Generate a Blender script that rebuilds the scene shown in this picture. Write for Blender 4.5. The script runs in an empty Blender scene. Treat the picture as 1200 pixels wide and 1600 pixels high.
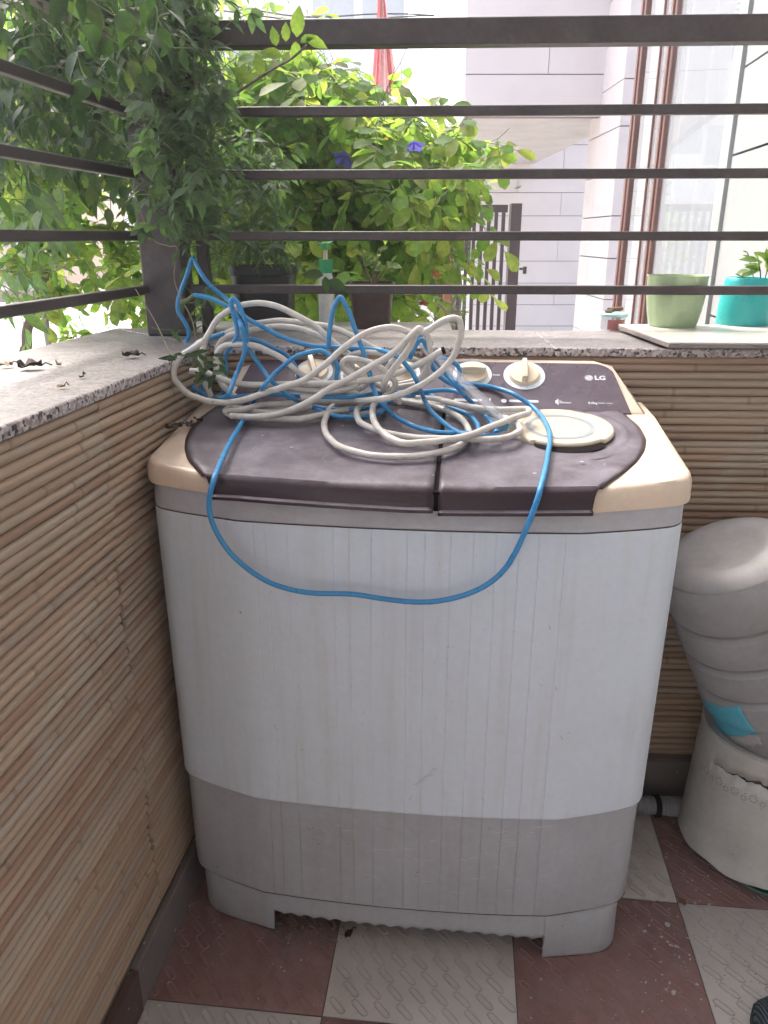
import bpy, math, random
from mathutils import Vector, Matrix, noise
R = math.radians
rnd = random.Random(7)
scene = bpy.context.scene
COL = scene.collection

# ------------------------------------------------------------------ camera, light, exposure
CAM_H, FPX, PITCH = 1.30, 1200.0, R(19.7)
cam_d = bpy.data.cameras.new('camera'); cam = bpy.data.objects.new('camera', cam_d); COL.objects.link(cam)
cam.location = (0, 0, CAM_H); cam.rotation_euler = (R(90) - PITCH, 0, 0)
cam_d.sensor_fit = 'VERTICAL'; cam_d.sensor_height = 32.0; cam_d.lens = 32.0 * FPX / 1600.0
cam_d.clip_start = 0.02; cam_d.clip_end = 2000
scene.camera = cam
SUN_EL, SUN_AZ = R(52), R(-38)            # azimuth from +Y towards +X
w = bpy.data.worlds.new("World"); scene.world = w; w.use_nodes = True
nt = w.node_tree; nt.nodes.clear()
sky = nt.nodes.new('ShaderNodeTexSky'); sky.sky_type = 'NISHITA'; sky.sun_disc = False
sky.sun_elevation = SUN_EL; sky.sun_rotation = SUN_AZ; sky.air_density = 1.0; sky.dust_density = 6.0; sky.ozone_density = 1.0
hsv = nt.nodes.new('ShaderNodeHueSaturation'); hsv.inputs['Saturation'].default_value = 0.85
bg = nt.nodes.new('ShaderNodeBackground'); bg.inputs[1].default_value = 0.15
wo = nt.nodes.new('ShaderNodeOutputWorld')
nt.links.new(sky.outputs[0], hsv.inputs['Color']); nt.links.new(hsv.outputs[0], bg.inputs[0]); nt.links.new(bg.outputs[0], wo.inputs[0])
sd = bpy.data.lights.new('sun', 'SUN'); sd.energy = 1.15; sd.angle = R(22); sd.color = (1, .98, .95)
sun = bpy.data.objects.new('sun', sd); COL.objects.link(sun)
sdir = Vector((math.sin(SUN_AZ) * math.cos(SUN_EL), math.cos(SUN_AZ) * math.cos(SUN_EL), math.sin(SUN_EL)))
sun.rotation_euler = sdir.to_track_quat('Z', 'Y').to_euler()
vs = scene.view_settings; vs.view_transform = 'Standard'; vs.look = 'None'; vs.exposure = 2.1; vs.gamma = 1; vs.use_curve_mapping = False
scene.cycles.max_bounces = 8; scene.cycles.transparent_max_bounces = 12
scene.cycles.use_denoising = True

# ------------------------------------------------------------------ measuring helpers (photograph geometry -> real positions)
CP, SP = math.cos(PITCH), math.sin(PITCH)
CAM = Vector((0, 0, CAM_H))
def ray(px, py):
    r = (px - 600) / FPX; v = (py - 800) / FPX
    return Vector((r, CP - v * SP, -(SP + v * CP)))
def hit(px, py, p0, n):
    d = ray(px, py); p0 = Vector(p0); n = Vector(n)
    return CAM + d * ((p0 - CAM).dot(n) / d.dot(n))
def on_z(px, py, z): return hit(px, py, (0, 0, z), (0, 0, 1))
def on_y(px, py, y): return hit(px, py, (0, y, 0), (0, 1, 0))
def proj(p):
    x, y, z = p[0], p[1], p[2] - CAM_H
    dep = y * CP - z * SP; up = y * SP + z * CP
    return (600 + FPX * x / dep, 800 - FPX * up / dep, dep)

# ------------------------------------------------------------------ materials
def newmat(name):
    m = bpy.data.materials.new(name); m.use_nodes = True
    t = m.node_tree; t.nodes.clear()
    o = t.nodes.new('ShaderNodeOutputMaterial'); p = t.nodes.new('ShaderNodeBsdfPrincipled')
    t.links.new(p.outputs[0], o.inputs[0])
    return m, t, p, o
def c4(c): return (c[0], c[1], c[2], 1)
def ramp(t, stops, interp='LINEAR'):
    r = t.nodes.new('ShaderNodeValToRGB'); e = r.color_ramp.elements; r.color_ramp.interpolation = interp
    while len(e) < len(stops): e.new(0.5)
    for i, (p, c) in enumerate(stops):
        e[i].position = p; e[i].color = c4(c) if len(c) == 3 else c
    return r
def mixc(t, fac, a, b, mode='MIX'):
    m = t.nodes.new('ShaderNodeMix'); m.data_type = 'RGBA'; m.blend_type = mode
    for s, v in ((0, fac), (6, a), (7, b)):
        if hasattr(v, 'links'): t.links.new(v, m.inputs[s])
        elif s == 0: m.inputs[0].default_value = v
        else: m.inputs[s].default_value = c4(v)
    return m.outputs[2]
def coords(t, kind='Object', scale=(1, 1, 1), rot=(0, 0, 0)):
    tc = t.nodes.new('ShaderNodeTexCoord'); mp = t.nodes.new('ShaderNodeMapping')
    mp.inputs['Scale'].default_value = scale; mp.inputs['Rotation'].default_value = rot
    if kind == 'World':
        g = t.nodes.new('ShaderNodeNewGeometry'); t.links.new(g.outputs['Position'], mp.inputs[0])
    else: t.links.new(tc.outputs[kind], mp.inputs[0])
    return mp.outputs[0]
def noi(t, vec, scale, detail=4, rough=.55, out=0):
    n = t.nodes.new('ShaderNodeTexNoise'); n.inputs['Scale'].default_value = scale
    n.inputs['Detail'].default_value = detail; n.inputs['Roughness'].default_value = rough
    t.links.new(vec, n.inputs['Vector']); return n.outputs[out]
def bump(t, p, h, strength=.3, dist=.002):
    b = t.nodes.new('ShaderNodeBump'); b.inputs['Strength'].default_value = strength; b.inputs['Distance'].default_value = dist
    t.links.new(h, b.inputs['Height']); t.links.new(b.outputs[0], p.inputs['Normal'])
def aged(name, base, rough=.5, dirt=(.1, .09, .08), amt=.35, scale=9, streak=None, spots=True, metal=0, spec=.4, obj='Object', fine=.15, scr=None):
    """a used surface: blotches of dirt, fine grain, small marks"""
    m, t, p, o = newmat(name)
    v = coords(t, obj)
    n1 = ramp(t, [(.38, (0, 0, 0)), (.72, (1, 1, 1))]); t.links.new(noi(t, v, scale, 6, .65), n1.inputs[0])
    ml = t.nodes.new('ShaderNodeMath'); ml.operation = 'MULTIPLY'; ml.inputs[1].default_value = amt
    t.links.new(n1.outputs[0], ml.inputs[0])
    c = mixc(t, ml.outputs[0], base, dirt)
    n2 = ramp(t, [(.3, (1 - fine,) * 3), (.7, (1 + fine * .4,) * 3)]); t.links.new(noi(t, v, 90, 3, .6), n2.inputs[0])
    c = mixc(t, 1.0, c, n2.outputs[0], 'MULTIPLY')
    if streak:
        v2 = coords(t, obj, (streak, streak, 1.2)); n3 = ramp(t, [(.50, (1, 1, 1)), (.66, (.95, .93, .90)), (.82, (.84, .81, .76))]); t.links.new(noi(t, v2, 2, 4, .6), n3.inputs[0])
        c = mixc(t, .8, c, n3.outputs[0], 'MULTIPLY')
    if scr:   # thin pale or dark scratches
        v3 = coords(t, obj, (3, 3, 60), (.3, .5, .2)); n4 = ramp(t, [(.70, (0, 0, 0)), (.74, (1, 1, 1))]); t.links.new(noi(t, v3, 3, 5, .7), n4.inputs[0])
        c = mixc(t, n4.outputs[0], c, scr)
    if spots:
        vo = t.nodes.new('ShaderNodeTexVoronoi'); vo.inputs['Scale'].default_value = 26; vo.inputs['Randomness'].default_value = 1
        t.links.new(v, vo.inputs['Vector'])
        r4 = ramp(t, [(.035, (1, 1, 1)), (.06, (0, 0, 0))]); t.links.new(vo.outputs['Distance'], r4.inputs[0])
        n5 = ramp(t, [(.56, (0, 0, 0)), (.6, (1, 1, 1))]); t.links.new(noi(t, v, 7, 2), n5.inputs[0])
        mm = mixc(t, 1.0, r4.outputs[0], n5.outputs[0], 'MULTIPLY')
        c = mixc(t, mm, c, tuple(x * .35 for x in base))
    t.links.new(c, p.inputs['Base Color'])
    rr = t.nodes.new('ShaderNodeMapRange'); rr.inputs[3].default_value = max(0, rough - .12); rr.inputs[4].default_value = min(1, rough + .15)
    t.links.new(n1.outputs[0], rr.inputs[0]); t.links.new(rr.outputs[0], p.inputs['Roughness'])
    p.inputs['Metallic'].default_value = metal; p.inputs['Specular IOR Level'].default_value = spec
    bump(t, p, noi(t, v, 60, 3), .12, .001)
    return m
def plain(name, col, rough=.5, metal=0, spec=.5, alpha=None, trans=0, fine=.12, coord='Object'):
    m, t, p, o = newmat(name)
    v = coords(t, coord); n = ramp(t, [(.3, tuple(x * (1 - fine) for x in col)), (.7, tuple(min(1, x * (1 + fine)) for x in col))])
    t.links.new(noi(t, v, 35, 4), n.inputs[0]); t.links.new(n.outputs[0], p.inputs['Base Color'])
    p.inputs['Roughness'].default_value = rough; p.inputs['Metallic'].default_value = metal; p.inputs['Specular IOR Level'].default_value = spec
    p.inputs['Transmission Weight'].default_value = trans
    if alpha is not None: p.inputs['Alpha'].default_value = alpha
    return m
M = {}
M['white_body'] = aged('white_plastic_body', (.56, .61, .68), .42, (.46, .46, .48), .30, 5, streak=22, fine=.04, scr=(.50, .50, .53))
M['grey_base'] = aged('grey_plastic_base', (.37, .375, .405), .5, (.27, .27, .27), .5, 6, streak=18, fine=.07, scr=(.50, .50, .50))
M['collar'] = aged('grey_plastic_collar', (.44, .435, .47), .5, (.33, .31, .32), .6, 9, streak=10, fine=.06)
M['cream'] = aged('cream_plastic', (.67, .535, .42), .42, (.50, .40, .32), .35, 10, fine=.05)
M['cream_knob'] = aged('cream_knob_plastic', (.72, .60, .44), .4, (.5, .42, .32), .3, 18, fine=.04, spots=False)
M['dial'] = plain('dial_pale_blue', (.62, .68, .72), .45)
M['silver'] = plain('silver_paint', (.5, .5, .52), .35, .6)
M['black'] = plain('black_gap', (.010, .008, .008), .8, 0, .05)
M['print'] = plain('pale_print', (.62, .64, .68), .6)
def lid_mat():
    m, t, p, o = newmat('smoked_brown_plastic')
    v = coords(t, 'Object')
    g = t.nodes.new('ShaderNodeNewGeometry'); sx = t.nodes.new('ShaderNodeSeparateXYZ'); t.links.new(g.outputs['Normal'], sx.inputs[0])
    up = ramp(t, [(.55, (0, 0, 0)), (.9, (1, 1, 1))]); t.links.new(sx.outputs[2], up.inputs[0])      # dust settles on upward faces
    nd = ramp(t, [(.38, (.22,) * 3), (.52, (.55,) * 3), (.66, (1, 1, 1))]); t.links.new(noi(t, v, 7, 9, .8), nd.inputs[0])
    dust = mixc(t, 1.0, up.outputs[0], nd.outputs[0], 'MULTIPLY')
    v2 = coords(t, 'Object', (2, 9, 2), (0, 0, .6)); ns = ramp(t, [(.5, (0, 0, 0)), (.75, (.35,) * 3)]); t.links.new(noi(t, v2, 5, 5, .7), ns.inputs[0])
    base = mixc(t, ns.outputs[0], (.034, .018, .023), (.085, .058, .070))
    dm = t.nodes.new('ShaderNodeMath'); dm.operation = 'MULTIPLY'; dm.inputs[1].default_value = .72; t.links.new(dust, dm.inputs[0])
    c = mixc(t, dm.outputs[0], base, (.27, .25, .29))
    vo = t.nodes.new('ShaderNodeTexVoronoi'); vo.inputs['Scale'].default_value = 30; t.links.new(v, vo.inputs['Vector'])
    r4 = ramp(t, [(.03, (1, 1, 1)), (.05, (0, 0, 0))]); t.links.new(vo.outputs['Distance'], r4.inputs[0])
    n5 = ramp(t, [(.58, (0, 0, 0)), (.6, (1, 1, 1))]); t.links.new(noi(t, v, 9, 2), n5.inputs[0])
    c = mixc(t, mixc(t, 1.0, r4.outputs[0], n5.outputs[0], 'MULTIPLY'), c, (.6, .6, .6))
    t.links.new(c, p.inputs['Base Color'])
    r = t.nodes.new('ShaderNodeMapRange'); r.inputs[3].default_value = .3; r.inputs[4].default_value = .55; p.inputs['Specular IOR Level'].default_value = .3
    t.links.new(dust, r.inputs[0]); t.links.new(r.outputs[0], p.inputs['Roughness'])
    return m
M['lid'] = lid_mat()
M['panel'] = aged('smoked_panel_plastic', (.070, .044, .060), .35, (.15, .125, .155), .5, 8, fine=.08, spots=False)

def bamboo_mat(name, dark):
    m, t, p, o = newmat(name)
    oi = t.nodes.new('ShaderNodeObjectInfo')
    rc = ramp(t, [(0, (.35, .235, .16)), (.2, (.39, .285, .205)), (.4, (.345, .265, .20)), (.55, (.40, .295, .205)), (.7, (.29, .18, .125)), (.85, (.38, .29, .22)), (1, (.34, .27, .21))])
    t.links.new(oi.outputs['Random'], rc.inputs[0])
    v = coords(t, 'Object', (.7, 30, 30)); ns = ramp(t, [(.3, (.84,) * 3), (.7, (1.06,) * 3)]); t.links.new(noi(t, v, 4, 5, .65), ns.inputs[0])
    c = mixc(t, 1.0, rc.outputs[0], ns.outputs[0], 'MULTIPLY')
    vw = coords(t, 'World', (1, 1, 2.2)); st = ramp(t, [(.55, (0, 0, 0)), (.75, (.5,) * 3)]); t.links.new(noi(t, vw, 3.2, 5, .6), st.inputs[0])
    c = mixc(t, st.outputs[0], c, (.27, .14, .09))                                  # reddish water stains
    st2 = ramp(t, [(.55, (0, 0, 0)), (.7, (.6,) * 3)]); vw2 = coords(t, 'World', (3, 3, 3)); t.links.new(noi(t, vw2, 2.1, 4, .6), st2.inputs[0])
    c = mixc(t, st2.outputs[0], c, (.36, .32, .26))                                 # weathered grey
    if dark: c = mixc(t, .42, c, (.15, .10, .07))
    t.links.new(c, p.inputs['Base Color']); p.inputs['Roughness'].default_value = .55; p.inputs['Specular IOR Level'].default_value = .3
    bump(t, p, noi(t, v, 12, 4), .25, .0015)
    return m
M['bamboo'] = bamboo_mat('bamboo_split_cane', False); M['node'] = bamboo_mat('bamboo_node_ring', True)

def granite_mat():
    m, t, p, o = newmat('pink_grey_granite')
    v = coords(t, 'World')
    vo = t.nodes.new('ShaderNodeTexVoronoi'); vo.inputs['Scale'].default_value = 210; t.links.new(v, vo.inputs['Vector'])
    sp = t.nodes.new('ShaderNodeSeparateColor'); t.links.new(vo.outputs['Color'], sp.inputs[0])
    g = ramp(t, [(0, (.035, .035, .04)), (.16, (.06, .06, .065)), (.22, (.23, .18, .18)), (.45, (.33, .27, .265)), (.7, (.42, .36, .35)), (1, (.55, .52, .51))])
    t.links.new(sp.outputs[0], g.inputs[0])
    # worn unpolished top with settled dust
    gm = t.nodes.new('ShaderNodeNewGeometry'); sx = t.nodes.new('ShaderNodeSeparateXYZ'); t.links.new(gm.outputs['Normal'], sx.inputs[0])
    up = ramp(t, [(.8, (0, 0, 0)), (.95, (1, 1, 1))]); t.links.new(sx.outputs[2], up.inputs[0])
    nd = ramp(t, [(.3, (.62,) * 3), (.7, (.92,) * 3)]); t.links.new(noi(t, v, 5, 6, .7), nd.inputs[0])
    f = mixc(t, 1.0, up.outputs[0], nd.outputs[0], 'MULTIPLY')
    dcol = ramp(t, [(.35, (.105, .094, .089)), (.65, (.20, .186, .18))]); t.links.new(noi(t, v, 11, 6, .7), dcol.inputs[0])
    c = mixc(t, f, g.outputs[0], dcol.outputs[0])
    t.links.new(c, p.inputs['Base Color']); p.inputs['Roughness'].default_value = .5
    bump(t, p, sp.outputs[0], .08, .001)
    return m
M['granite'] = granite_mat()
def tile_mat(name, cols, dirtc, wear):
    m, t, p, o = newmat(name)
    v = coords(t, 'World')
    oi = t.nodes.new('ShaderNodeObjectInfo')
    b = ramp(t, [(.3, cols[0]), (.7, cols[1])]); t.links.new(noi(t, v, 6, 6, .7), b.inputs[0])
    d = ramp(t, [(.42, (0, 0, 0)), (.78, (wear,) * 3)]); t.links.new(noi(t, v, 9, 8, .75), d.inputs[0])
    c = mixc(t, d.outputs[0], b.outputs[0], dirtc)
    for sc, lo, th in ((38, .07, .50), (90, .08, .54), (14, .035, .48)):   # paint and plaster specks
        vo = t.nodes.new('ShaderNodeTexVoronoi'); vo.inputs['Scale'].default_value = sc; t.links.new(v, vo.inputs['Vector'])
        r4 = ramp(t, [(lo, (1, 1, 1)), (lo + .03, (0, 0, 0))]); t.links.new(vo.outputs['Distance'], r4.inputs[0])
        n5 = ramp(t, [(th, (0, 0, 0)), (th + .03, (.75,) * 3)]); t.links.new(noi(t, v, 5 + sc * .1, 3), n5.inputs[0])
        c = mixc(t, mixc(t, 1.0, r4.outputs[0], n5.outputs[0], 'MULTIPLY'), c, (.42, .42, .40))
    t.links.new(c, p.inputs['Base Color'])
    p.inputs['Roughness'].default_value = .5; p.inputs['Specular IOR Level'].default_value = .4
    bump(t, p, noi(t, v, 120, 3), .15, .0008)
    return m
M['tile_red'] = tile_mat('red_floor_tile', ((.165, .082, .074), (.23, .125, .112)), (.27, .215, .205), .65)
M['tile_beige'] = tile_mat('beige_floor_tile', ((.41, .37, .345), (.48, .44, .415)), (.30, .28, .27), .5)
M['tile_red_worn'] = tile_mat('red_tile_worn_edge', ((.20, .12, .11), (.27, .18, .17)), (.12, .08, .075), .6)
M['tile_beige_worn'] = tile_mat('beige_tile_grimy_edge', ((.29, .26, .245), (.40, .36, .345)), (.22, .20, .19), .6)
M['skirt_grey'] = tile_mat('grey_skirting_tile', ((.15, .125, .118), (.20, .17, .16)), (.10, .09, .085), .5)
M['skirt_brown'] = tile_mat('brown_skirting_tile', ((.055, .028, .022), (.085, .045, .035)), (.16, .13, .12), .3)
M['grout'] = plain('grout', (.10, .085, .08), .9)
M['plaster'] = plain('plaster', (.42, .40, .38), .9)
M['core'] = plain('wall_core_mortar', (.13, .095, .07), .9)
M['steel'] = aged('brown_painted_steel', (.043, .031, .032), .5, (.11, .09, .09), .55, 14, fine=.2, obj='World', spec=.5)
M['blue_cable'] = aged('blue_cable_sheath', (.035, .23, .48), .38, (.06, .22, .36), .3, 30, spots=False, obj='World', fine=.1)
M['white_cable'] = aged('off_white_cable_sheath', (.60, .565, .52), .45, (.33, .29, .25), .5, 18, obj='World', fine=.12)

# ------------------------------------------------------------------ object helpers
def tag(o, label=None, cat=None, group=None, kind=None):
    if label: o['label'] = label
    if cat: o['category'] = cat
    if group: o['group'] = group
    if kind: o['kind'] = kind
    return o
class MB:
    def __init__(s): s.v = []; s.f = []; s.m = []
    def add(s, vs, fs, mi=0):
        b = len(s.v); s.v += [tuple(x) for x in vs]; s.f += [tuple(b + i for i in f) for f in fs]; s.m += [mi] * len(fs)
    def box(s, x0, x1, y0, y1, z0, z1, mi=0):
        s.add([(x0, y0, z0), (x1, y0, z0), (x1, y1, z0), (x0, y1, z0), (x0, y0, z1), (x1, y0, z1), (x1, y1, z1), (x0, y1, z1)],
              [(0, 3, 2, 1), (4, 5, 6, 7), (0, 1, 5, 4), (1, 2, 6, 5), (2, 3, 7, 6), (3, 0, 4, 7)], mi)
    def obox(s, c, u, v, w_, hu, hv, hw, mi=0):
        c = Vector(c); u = Vector(u) * hu; v = Vector(v) * hv; w_ = Vector(w_) * hw
        P = [c - u - v - w_, c + u - v - w_, c + u + v - w_, c - u + v - w_, c - u - v + w_, c + u - v + w_, c + u + v + w_, c - u + v + w_]
        s.add(P, [(0, 3, 2, 1), (4, 5, 6, 7), (0, 1, 5, 4), (1, 2, 6, 5), (2, 3, 7, 6), (3, 0, 4, 7)], mi)
    def prism(s, poly, z0, z1, mi=0):
        n = len(poly); s.add([(x, y, z0) for x, y in poly] + [(x, y, z1) for x, y in poly],
            [tuple(range(n))[::-1], tuple(range(n, 2 * n))] + [(i, (i + 1) % n, n + (i + 1) % n, n + i) for i in range(n)], mi)
    def grid(s, rows, mi=0, closed=False):
        n = len(rows[0]); vs_ = [p for r in rows for p in r]; fs = []
        for i in range(len(rows) - 1):
            for j in range(n if closed else n - 1):
                k = (j + 1) % n; fs.append((i * n + j, i * n + k, (i + 1) * n + k, (i + 1) * n + j))
        s.add(vs_, fs, mi)
    def lathe(s, prof, seg=32, c=(0, 0, 0), mi=0, cap=True):
        rows = [[(c[0] + r * math.cos(2 * math.pi * j / seg), c[1] + r * math.sin(2 * math.pi * j / seg), c[2] + z) for j in range(seg)] for r, z in prof]
        s.grid(rows, mi, True)
        if cap:
            n = seg; b = len(s.v) - n * len(prof)
            s.f.append(tuple(b + i for i in range(n))[::-1]); s.m.append(mi)
            s.f.append(tuple(b + n * (len(prof) - 1) + i for i in range(n))); s.m.append(mi)
    def tube(s, pts, r, seg=8, mi=0, r1=None, capped=True):
        pts = [Vector(p) for p in pts]; n = len(pts); rows = []
        t0 = (pts[1] - pts[0]).normalized(); a = t0.orthogonal().normalized()
        for i, p in enumerate(pts):
            t = (pts[min(i + 1, n - 1)] - pts[max(i - 1, 0)])
            t = t.normalized() if t.length > 1e-9 else t0
            a = (a - t * a.dot(t)); a = a.normalized() if a.length > 1e-6 else t.orthogonal().normalized()
            b = t.cross(a); rr = r if r1 is None else r + (r1 - r) * i / (n - 1)
            rows.append([p + (a * math.cos(2 * math.pi * j / seg) + b * math.sin(2 * math.pi * j / seg)) * rr for j in range(seg)])
        bs = len(s.v); s.grid(rows, mi, True)
        if capped:
            s.f.append(tuple(bs + j for j in range(seg))[::-1]); s.m.append(mi)
            s.f.append(tuple(bs + (n - 1) * seg + j for j in range(seg))); s.m.append(mi)
    def mesh(s, name, mats, smooth=None):
        me = bpy.data.meshes.new(name); me.from_pydata(s.v, [], s.f)
        for mm in mats: me.materials.append(M[mm] if isinstance(mm, str) else mm)
        me.polygons.foreach_set('material_index', s.m)
        me.update()
        if smooth is not None:
            me.shade_smooth(); me.set_sharp_from_angle(angle=R(smooth))
        return me
    def build(s, name, mats, parent=None, smooth=None, bevel=None, seg=2, solid=None):
        if isinstance(mats, str) or not isinstance(mats, (list, tuple)): mats = [mats]
        return link(name, s.mesh(name, mats, smooth), parent, bevel, seg, solid, smooth)
def link(name, me, parent=None, bevel=None, seg=2, solid=None, smooth=None):
    o = bpy.data.objects.new(name, me); COL.objects.link(o)
    if parent: o.parent = parent
    if solid:
        md = o.modifiers.new('solid', 'SOLIDIFY'); md.thickness = solid; md.offset = -1
    if bevel:
        md = o.modifiers.new('bevel', 'BEVEL'); md.width = bevel; md.segments = seg; md.limit_method = 'ANGLE'; md.angle_limit = R(35)
        md.harden_normals = False
        me.shade_smooth()
        if smooth is None: me.set_sharp_from_angle(angle=R(50))
    return o
def empty(name, loc=(0, 0, 0), rz=0, label=None, cat=None, group=None, rot=None):
    o = bpy.data.objects.new(name, None); COL.objects.link(o); o.location = loc
    o.rotation_euler = rot if rot else (0, 0, rz); o.empty_display_size = .05
    return tag(o, label, cat, group)
def catmull(pts, k=8):
    P = [Vector(p) for p in pts]; P = [P[0] * 2 - P[1]] + P + [P[-1] * 2 - P[-2]]; out = []
    for i in range(1, len(P) - 2):
        a, b, c, d = P[i - 1:i + 3]
        for j in range(k):
            t = j / k; out.append(.5 * ((2 * b) + (c - a) * t + (2 * a - 5 * b + 4 * c - d) * t * t + (3 * b - a - 3 * c + d) * t ** 3))
    out.append(P[-2]); return out
def fixnormals(me):
    import bmesh
    bm = bmesh.new(); bm.from_mesh(me); bmesh.ops.recalc_face_normals(bm, faces=bm.faces); bm.to_mesh(me); bm.free()

# ================================================================== SETTING
# ground outside
def ground_mat():
    m, t, p, o = newmat('dusty_street_ground'); v = coords(t, 'World')
    r = ramp(t, [(.3, (.40, .37, .33)), (.7, (.52, .49, .45))]); t.links.new(noi(t, v, .8, 8, .6), r.inputs[0])
    t.links.new(r.outputs[0], p.inputs['Base Color']); p.inputs['Roughness'].default_value = .95; bump(t, p, noi(t, v, 14, 5), .4, .01); return m
M['ground'] = ground_mat()
GZ = -.6
mb = MB(); mb.add([(-400, -60, GZ), (400, -60, GZ), (400, 900, GZ), (-400, 900, GZ)], [(0, 1, 2, 3)])
tag(mb.build('ground', 'ground'), 'pale dusty ground and street beyond the balcony', None, None, 'structure')

# directions
WA = R(7.29); wl = Vector((math.sin(WA), math.cos(WA), 0)); wn = Vector((math.cos(WA), -math.sin(WA), 0))   # left wall: along, into room
BA = R(2.5); bl = Vector((math.cos(BA), -math.sin(BA), 0)); bn = Vector((math.sin(BA), math.cos(BA), 0))      # back wall: along, away from the room
W0 = Vector((-.436, 1.024, 0)); B0 = Vector((.389, 1.572, 0))
# inner corner
k = ((B0 - W0).dot(bn)) / wl.dot(bn); CN = W0 + wl * k
CAPZ, CAPT = 1.072, .018

# floor: slab + tiles

mb = MB(); mb.box(-1.0, 2.2, -2.2, 2.0, -.6, -.0035)
bal = mb.build('floor', 'grout'); tag(bal, 'balcony floor laid with red and beige embossed tiles', None, None, 'structure')
TA = R(6); tu = Vector((math.cos(TA), -math.sin(TA), 0)); tv = Vector((math.sin(TA), math.cos(TA), 0)); TS, TT = .345, .322
T0 = Vector((-.110, .98, 0))
def tile_mesh(mname):
    mb = MB(); hx, hy = TS / 2 - .0012, TT / 2 - .0012; b = .002
    rows = [[(-hx, -hy, -.004), (hx, -hy, -.004), (hx, hy, -.004), (-hx, hy, -.004)], [(-hx, -hy, -b * .5), (hx, -hy, -b * .5), (hx, hy, -b * .5), (-hx, hy, -b * .5)],
            [(-hx + b, -hy + b, 0), (hx - b, -hy + b, 0), (hx - b, hy - b, 0), (-hx + b, hy - b, 0)]]
    mb.grid(rows, 0, True); mb.f.append(tuple(len(mb.v) - 4 + i for i in range(4))); mb.m.append(0)
    # embossed oblong studs on a slant
    ang = R(-45); L, Wd = .0180, .0078
    nx, ny = 8, 9
    for j in range(ny):
        for i in range(nx):
            cx = -hx + .022 + (i + (.5 if j % 2 else 0)) * (2 * hx - .03) / (nx - .3); cy = -hy + .022 + j * (2 * hy - .044) / (ny - 1)
            if abs(cx) > hx - .016: continue
            ring = []
            for rr, zz in ((1.0, .0002), (.86, .0022), (.66, .0022), (.50, .0006)):
                pts = []
                for q in range(10):
                    th = q / 10 * 2 * math.pi; lx = math.cos(th); ly = math.sin(th)
                    px_ = (L if lx > 0 else -L) * (1 if abs(lx) > .4 else abs(lx) / .4) * .72 + lx * Wd * rr
                    py_ = ly * Wd * rr
                    pts.append((cx + px_ * math.cos(ang) - py_ * math.sin(ang), cy + px_ * math.sin(ang) + py_ * math.cos(ang), zz))
                ring.append(pts)
            mb.grid(ring, 0, True); mb.m[-30:-20] = [1] * 10; mb.m[-10:] = [1] * 10; mb.f.append(tuple(len(mb.v) - 10 + q for q in range(10))); mb.m.append(0)
    return mb.mesh('floor_tile_' + mname, [mname, mname + '_worn'], 40)
tm = {True: tile_mesh('tile_red'), False: tile_mesh('tile_beige')}
for i in range(-1, 4):
    for j in range(-4, 3):
        red = (i + j) % 2 == 1
        c = T0 + tu * TS * (i + .5) + tv * TT * (j + .5)
        if i == -1 and j < -2: continue
        o = link('tile', tm[red], bal); o.location = (c.x, c.y, rnd.uniform(-.0004, .0004)); o.rotation_euler = (rnd.uniform(-.001, .001), rnd.uniform(-.001, .001), -TA)

# bamboo faced parapet walls ------------------------------------------------
ROD = .0157
def rod_mesh(L, seed, nm, ROD=.0157):
    r_ = random.Random(seed); mb = MB(); st = [(0, .93, 0)]
    x = r_.uniform(.05, .42)
    while x < L - .02:
        st += [(x - .006, 1.0, 0), (x - .002, 1.10, 0), (x + .0005, .97, 1), (x + .003, 1.06, 1), (x + .008, .99, 0)]; x += r_.uniform(.28, .50)
    st += [(L, .94, 0)]
    rows = []; mats = []
    for x, s, mi in st:
        row = []
        wob = .0011 * math.sin(x * 9 + seed)
        for j in range(7):
            th = math.pi * (j / 6) ; row.append((x, -math.sin(th) * ROD * .47 * s, math.cos(th) * ROD * .497 * s + wob))
        rows.append(row); mats.append(mi)
    n = 7
    mb.v = [p for r__ in rows for p in r__]
    for i in range(len(rows) - 1):
        for j in range(n - 1):
            mb.f.append((i * n + j, i * n + j + 1, (i + 1) * n + j + 1, (i + 1) * n + j)); mb.m.append(1 if mats[i] or mats[i + 1] and False else 0)
    mb.f.append(tuple(range(n))[::-1]); mb.m.append(0); mb.f.append(tuple((len(rows) - 1) * n + j for j in range(n))); mb.m.append(0)
    return mb.mesh(nm, ['bamboo', 'node'], 55)
def frame_empty(name, origin, along, label, cat):
    return empty(name, origin, math.atan2(along.y, along.x), label, cat)
# left wall local frame: x along wl, y to the left (away from room)
lw = frame_empty('parapet_wall', (W0.x, W0.y, 0), wl, 'low wall on the left faced with horizontal split bamboo canes under a granite ledge', 'wall')
x_near, x_far = -.95, k + .002           # along the wall from W0
CW = .335
mb = MB(); mb.box(x_near, x_far, .006, .12, -.02, CAPZ); mb.build('wall_core', 'core', lw)
nrow = int((CAPZ - .100) / ROD)
RL = .0158; nrow_l = int((CAPZ - .098) / RL)
seam = .10   # panel seam position
PR = {}
def rods(parent, x0, x1, n, top, ysgn):
    ms = [rod_mesh(x1 - x0, s * 3 + int(x0 * 100), 'bamboo_cane') for s in range(8)]
    for i in range(n):
        o = link('bamboo_cane', ms[rnd.randrange(8)], parent)
        o.location = (x0, .0065 + rnd.uniform(-.0012, .0012), top - ROD * (i + .5)); o.rotation_euler = (rnd.uniform(-.1, .1), rnd.uniform(-.0016, .0016), 0)
        if rnd.random() < .5:
            o.location.x = x1; o.rotation_euler = (math.pi * 0, math.pi, 0); o.rotation_euler = (0, math.pi + rnd.uniform(-.0016, .0016), 0)
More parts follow.
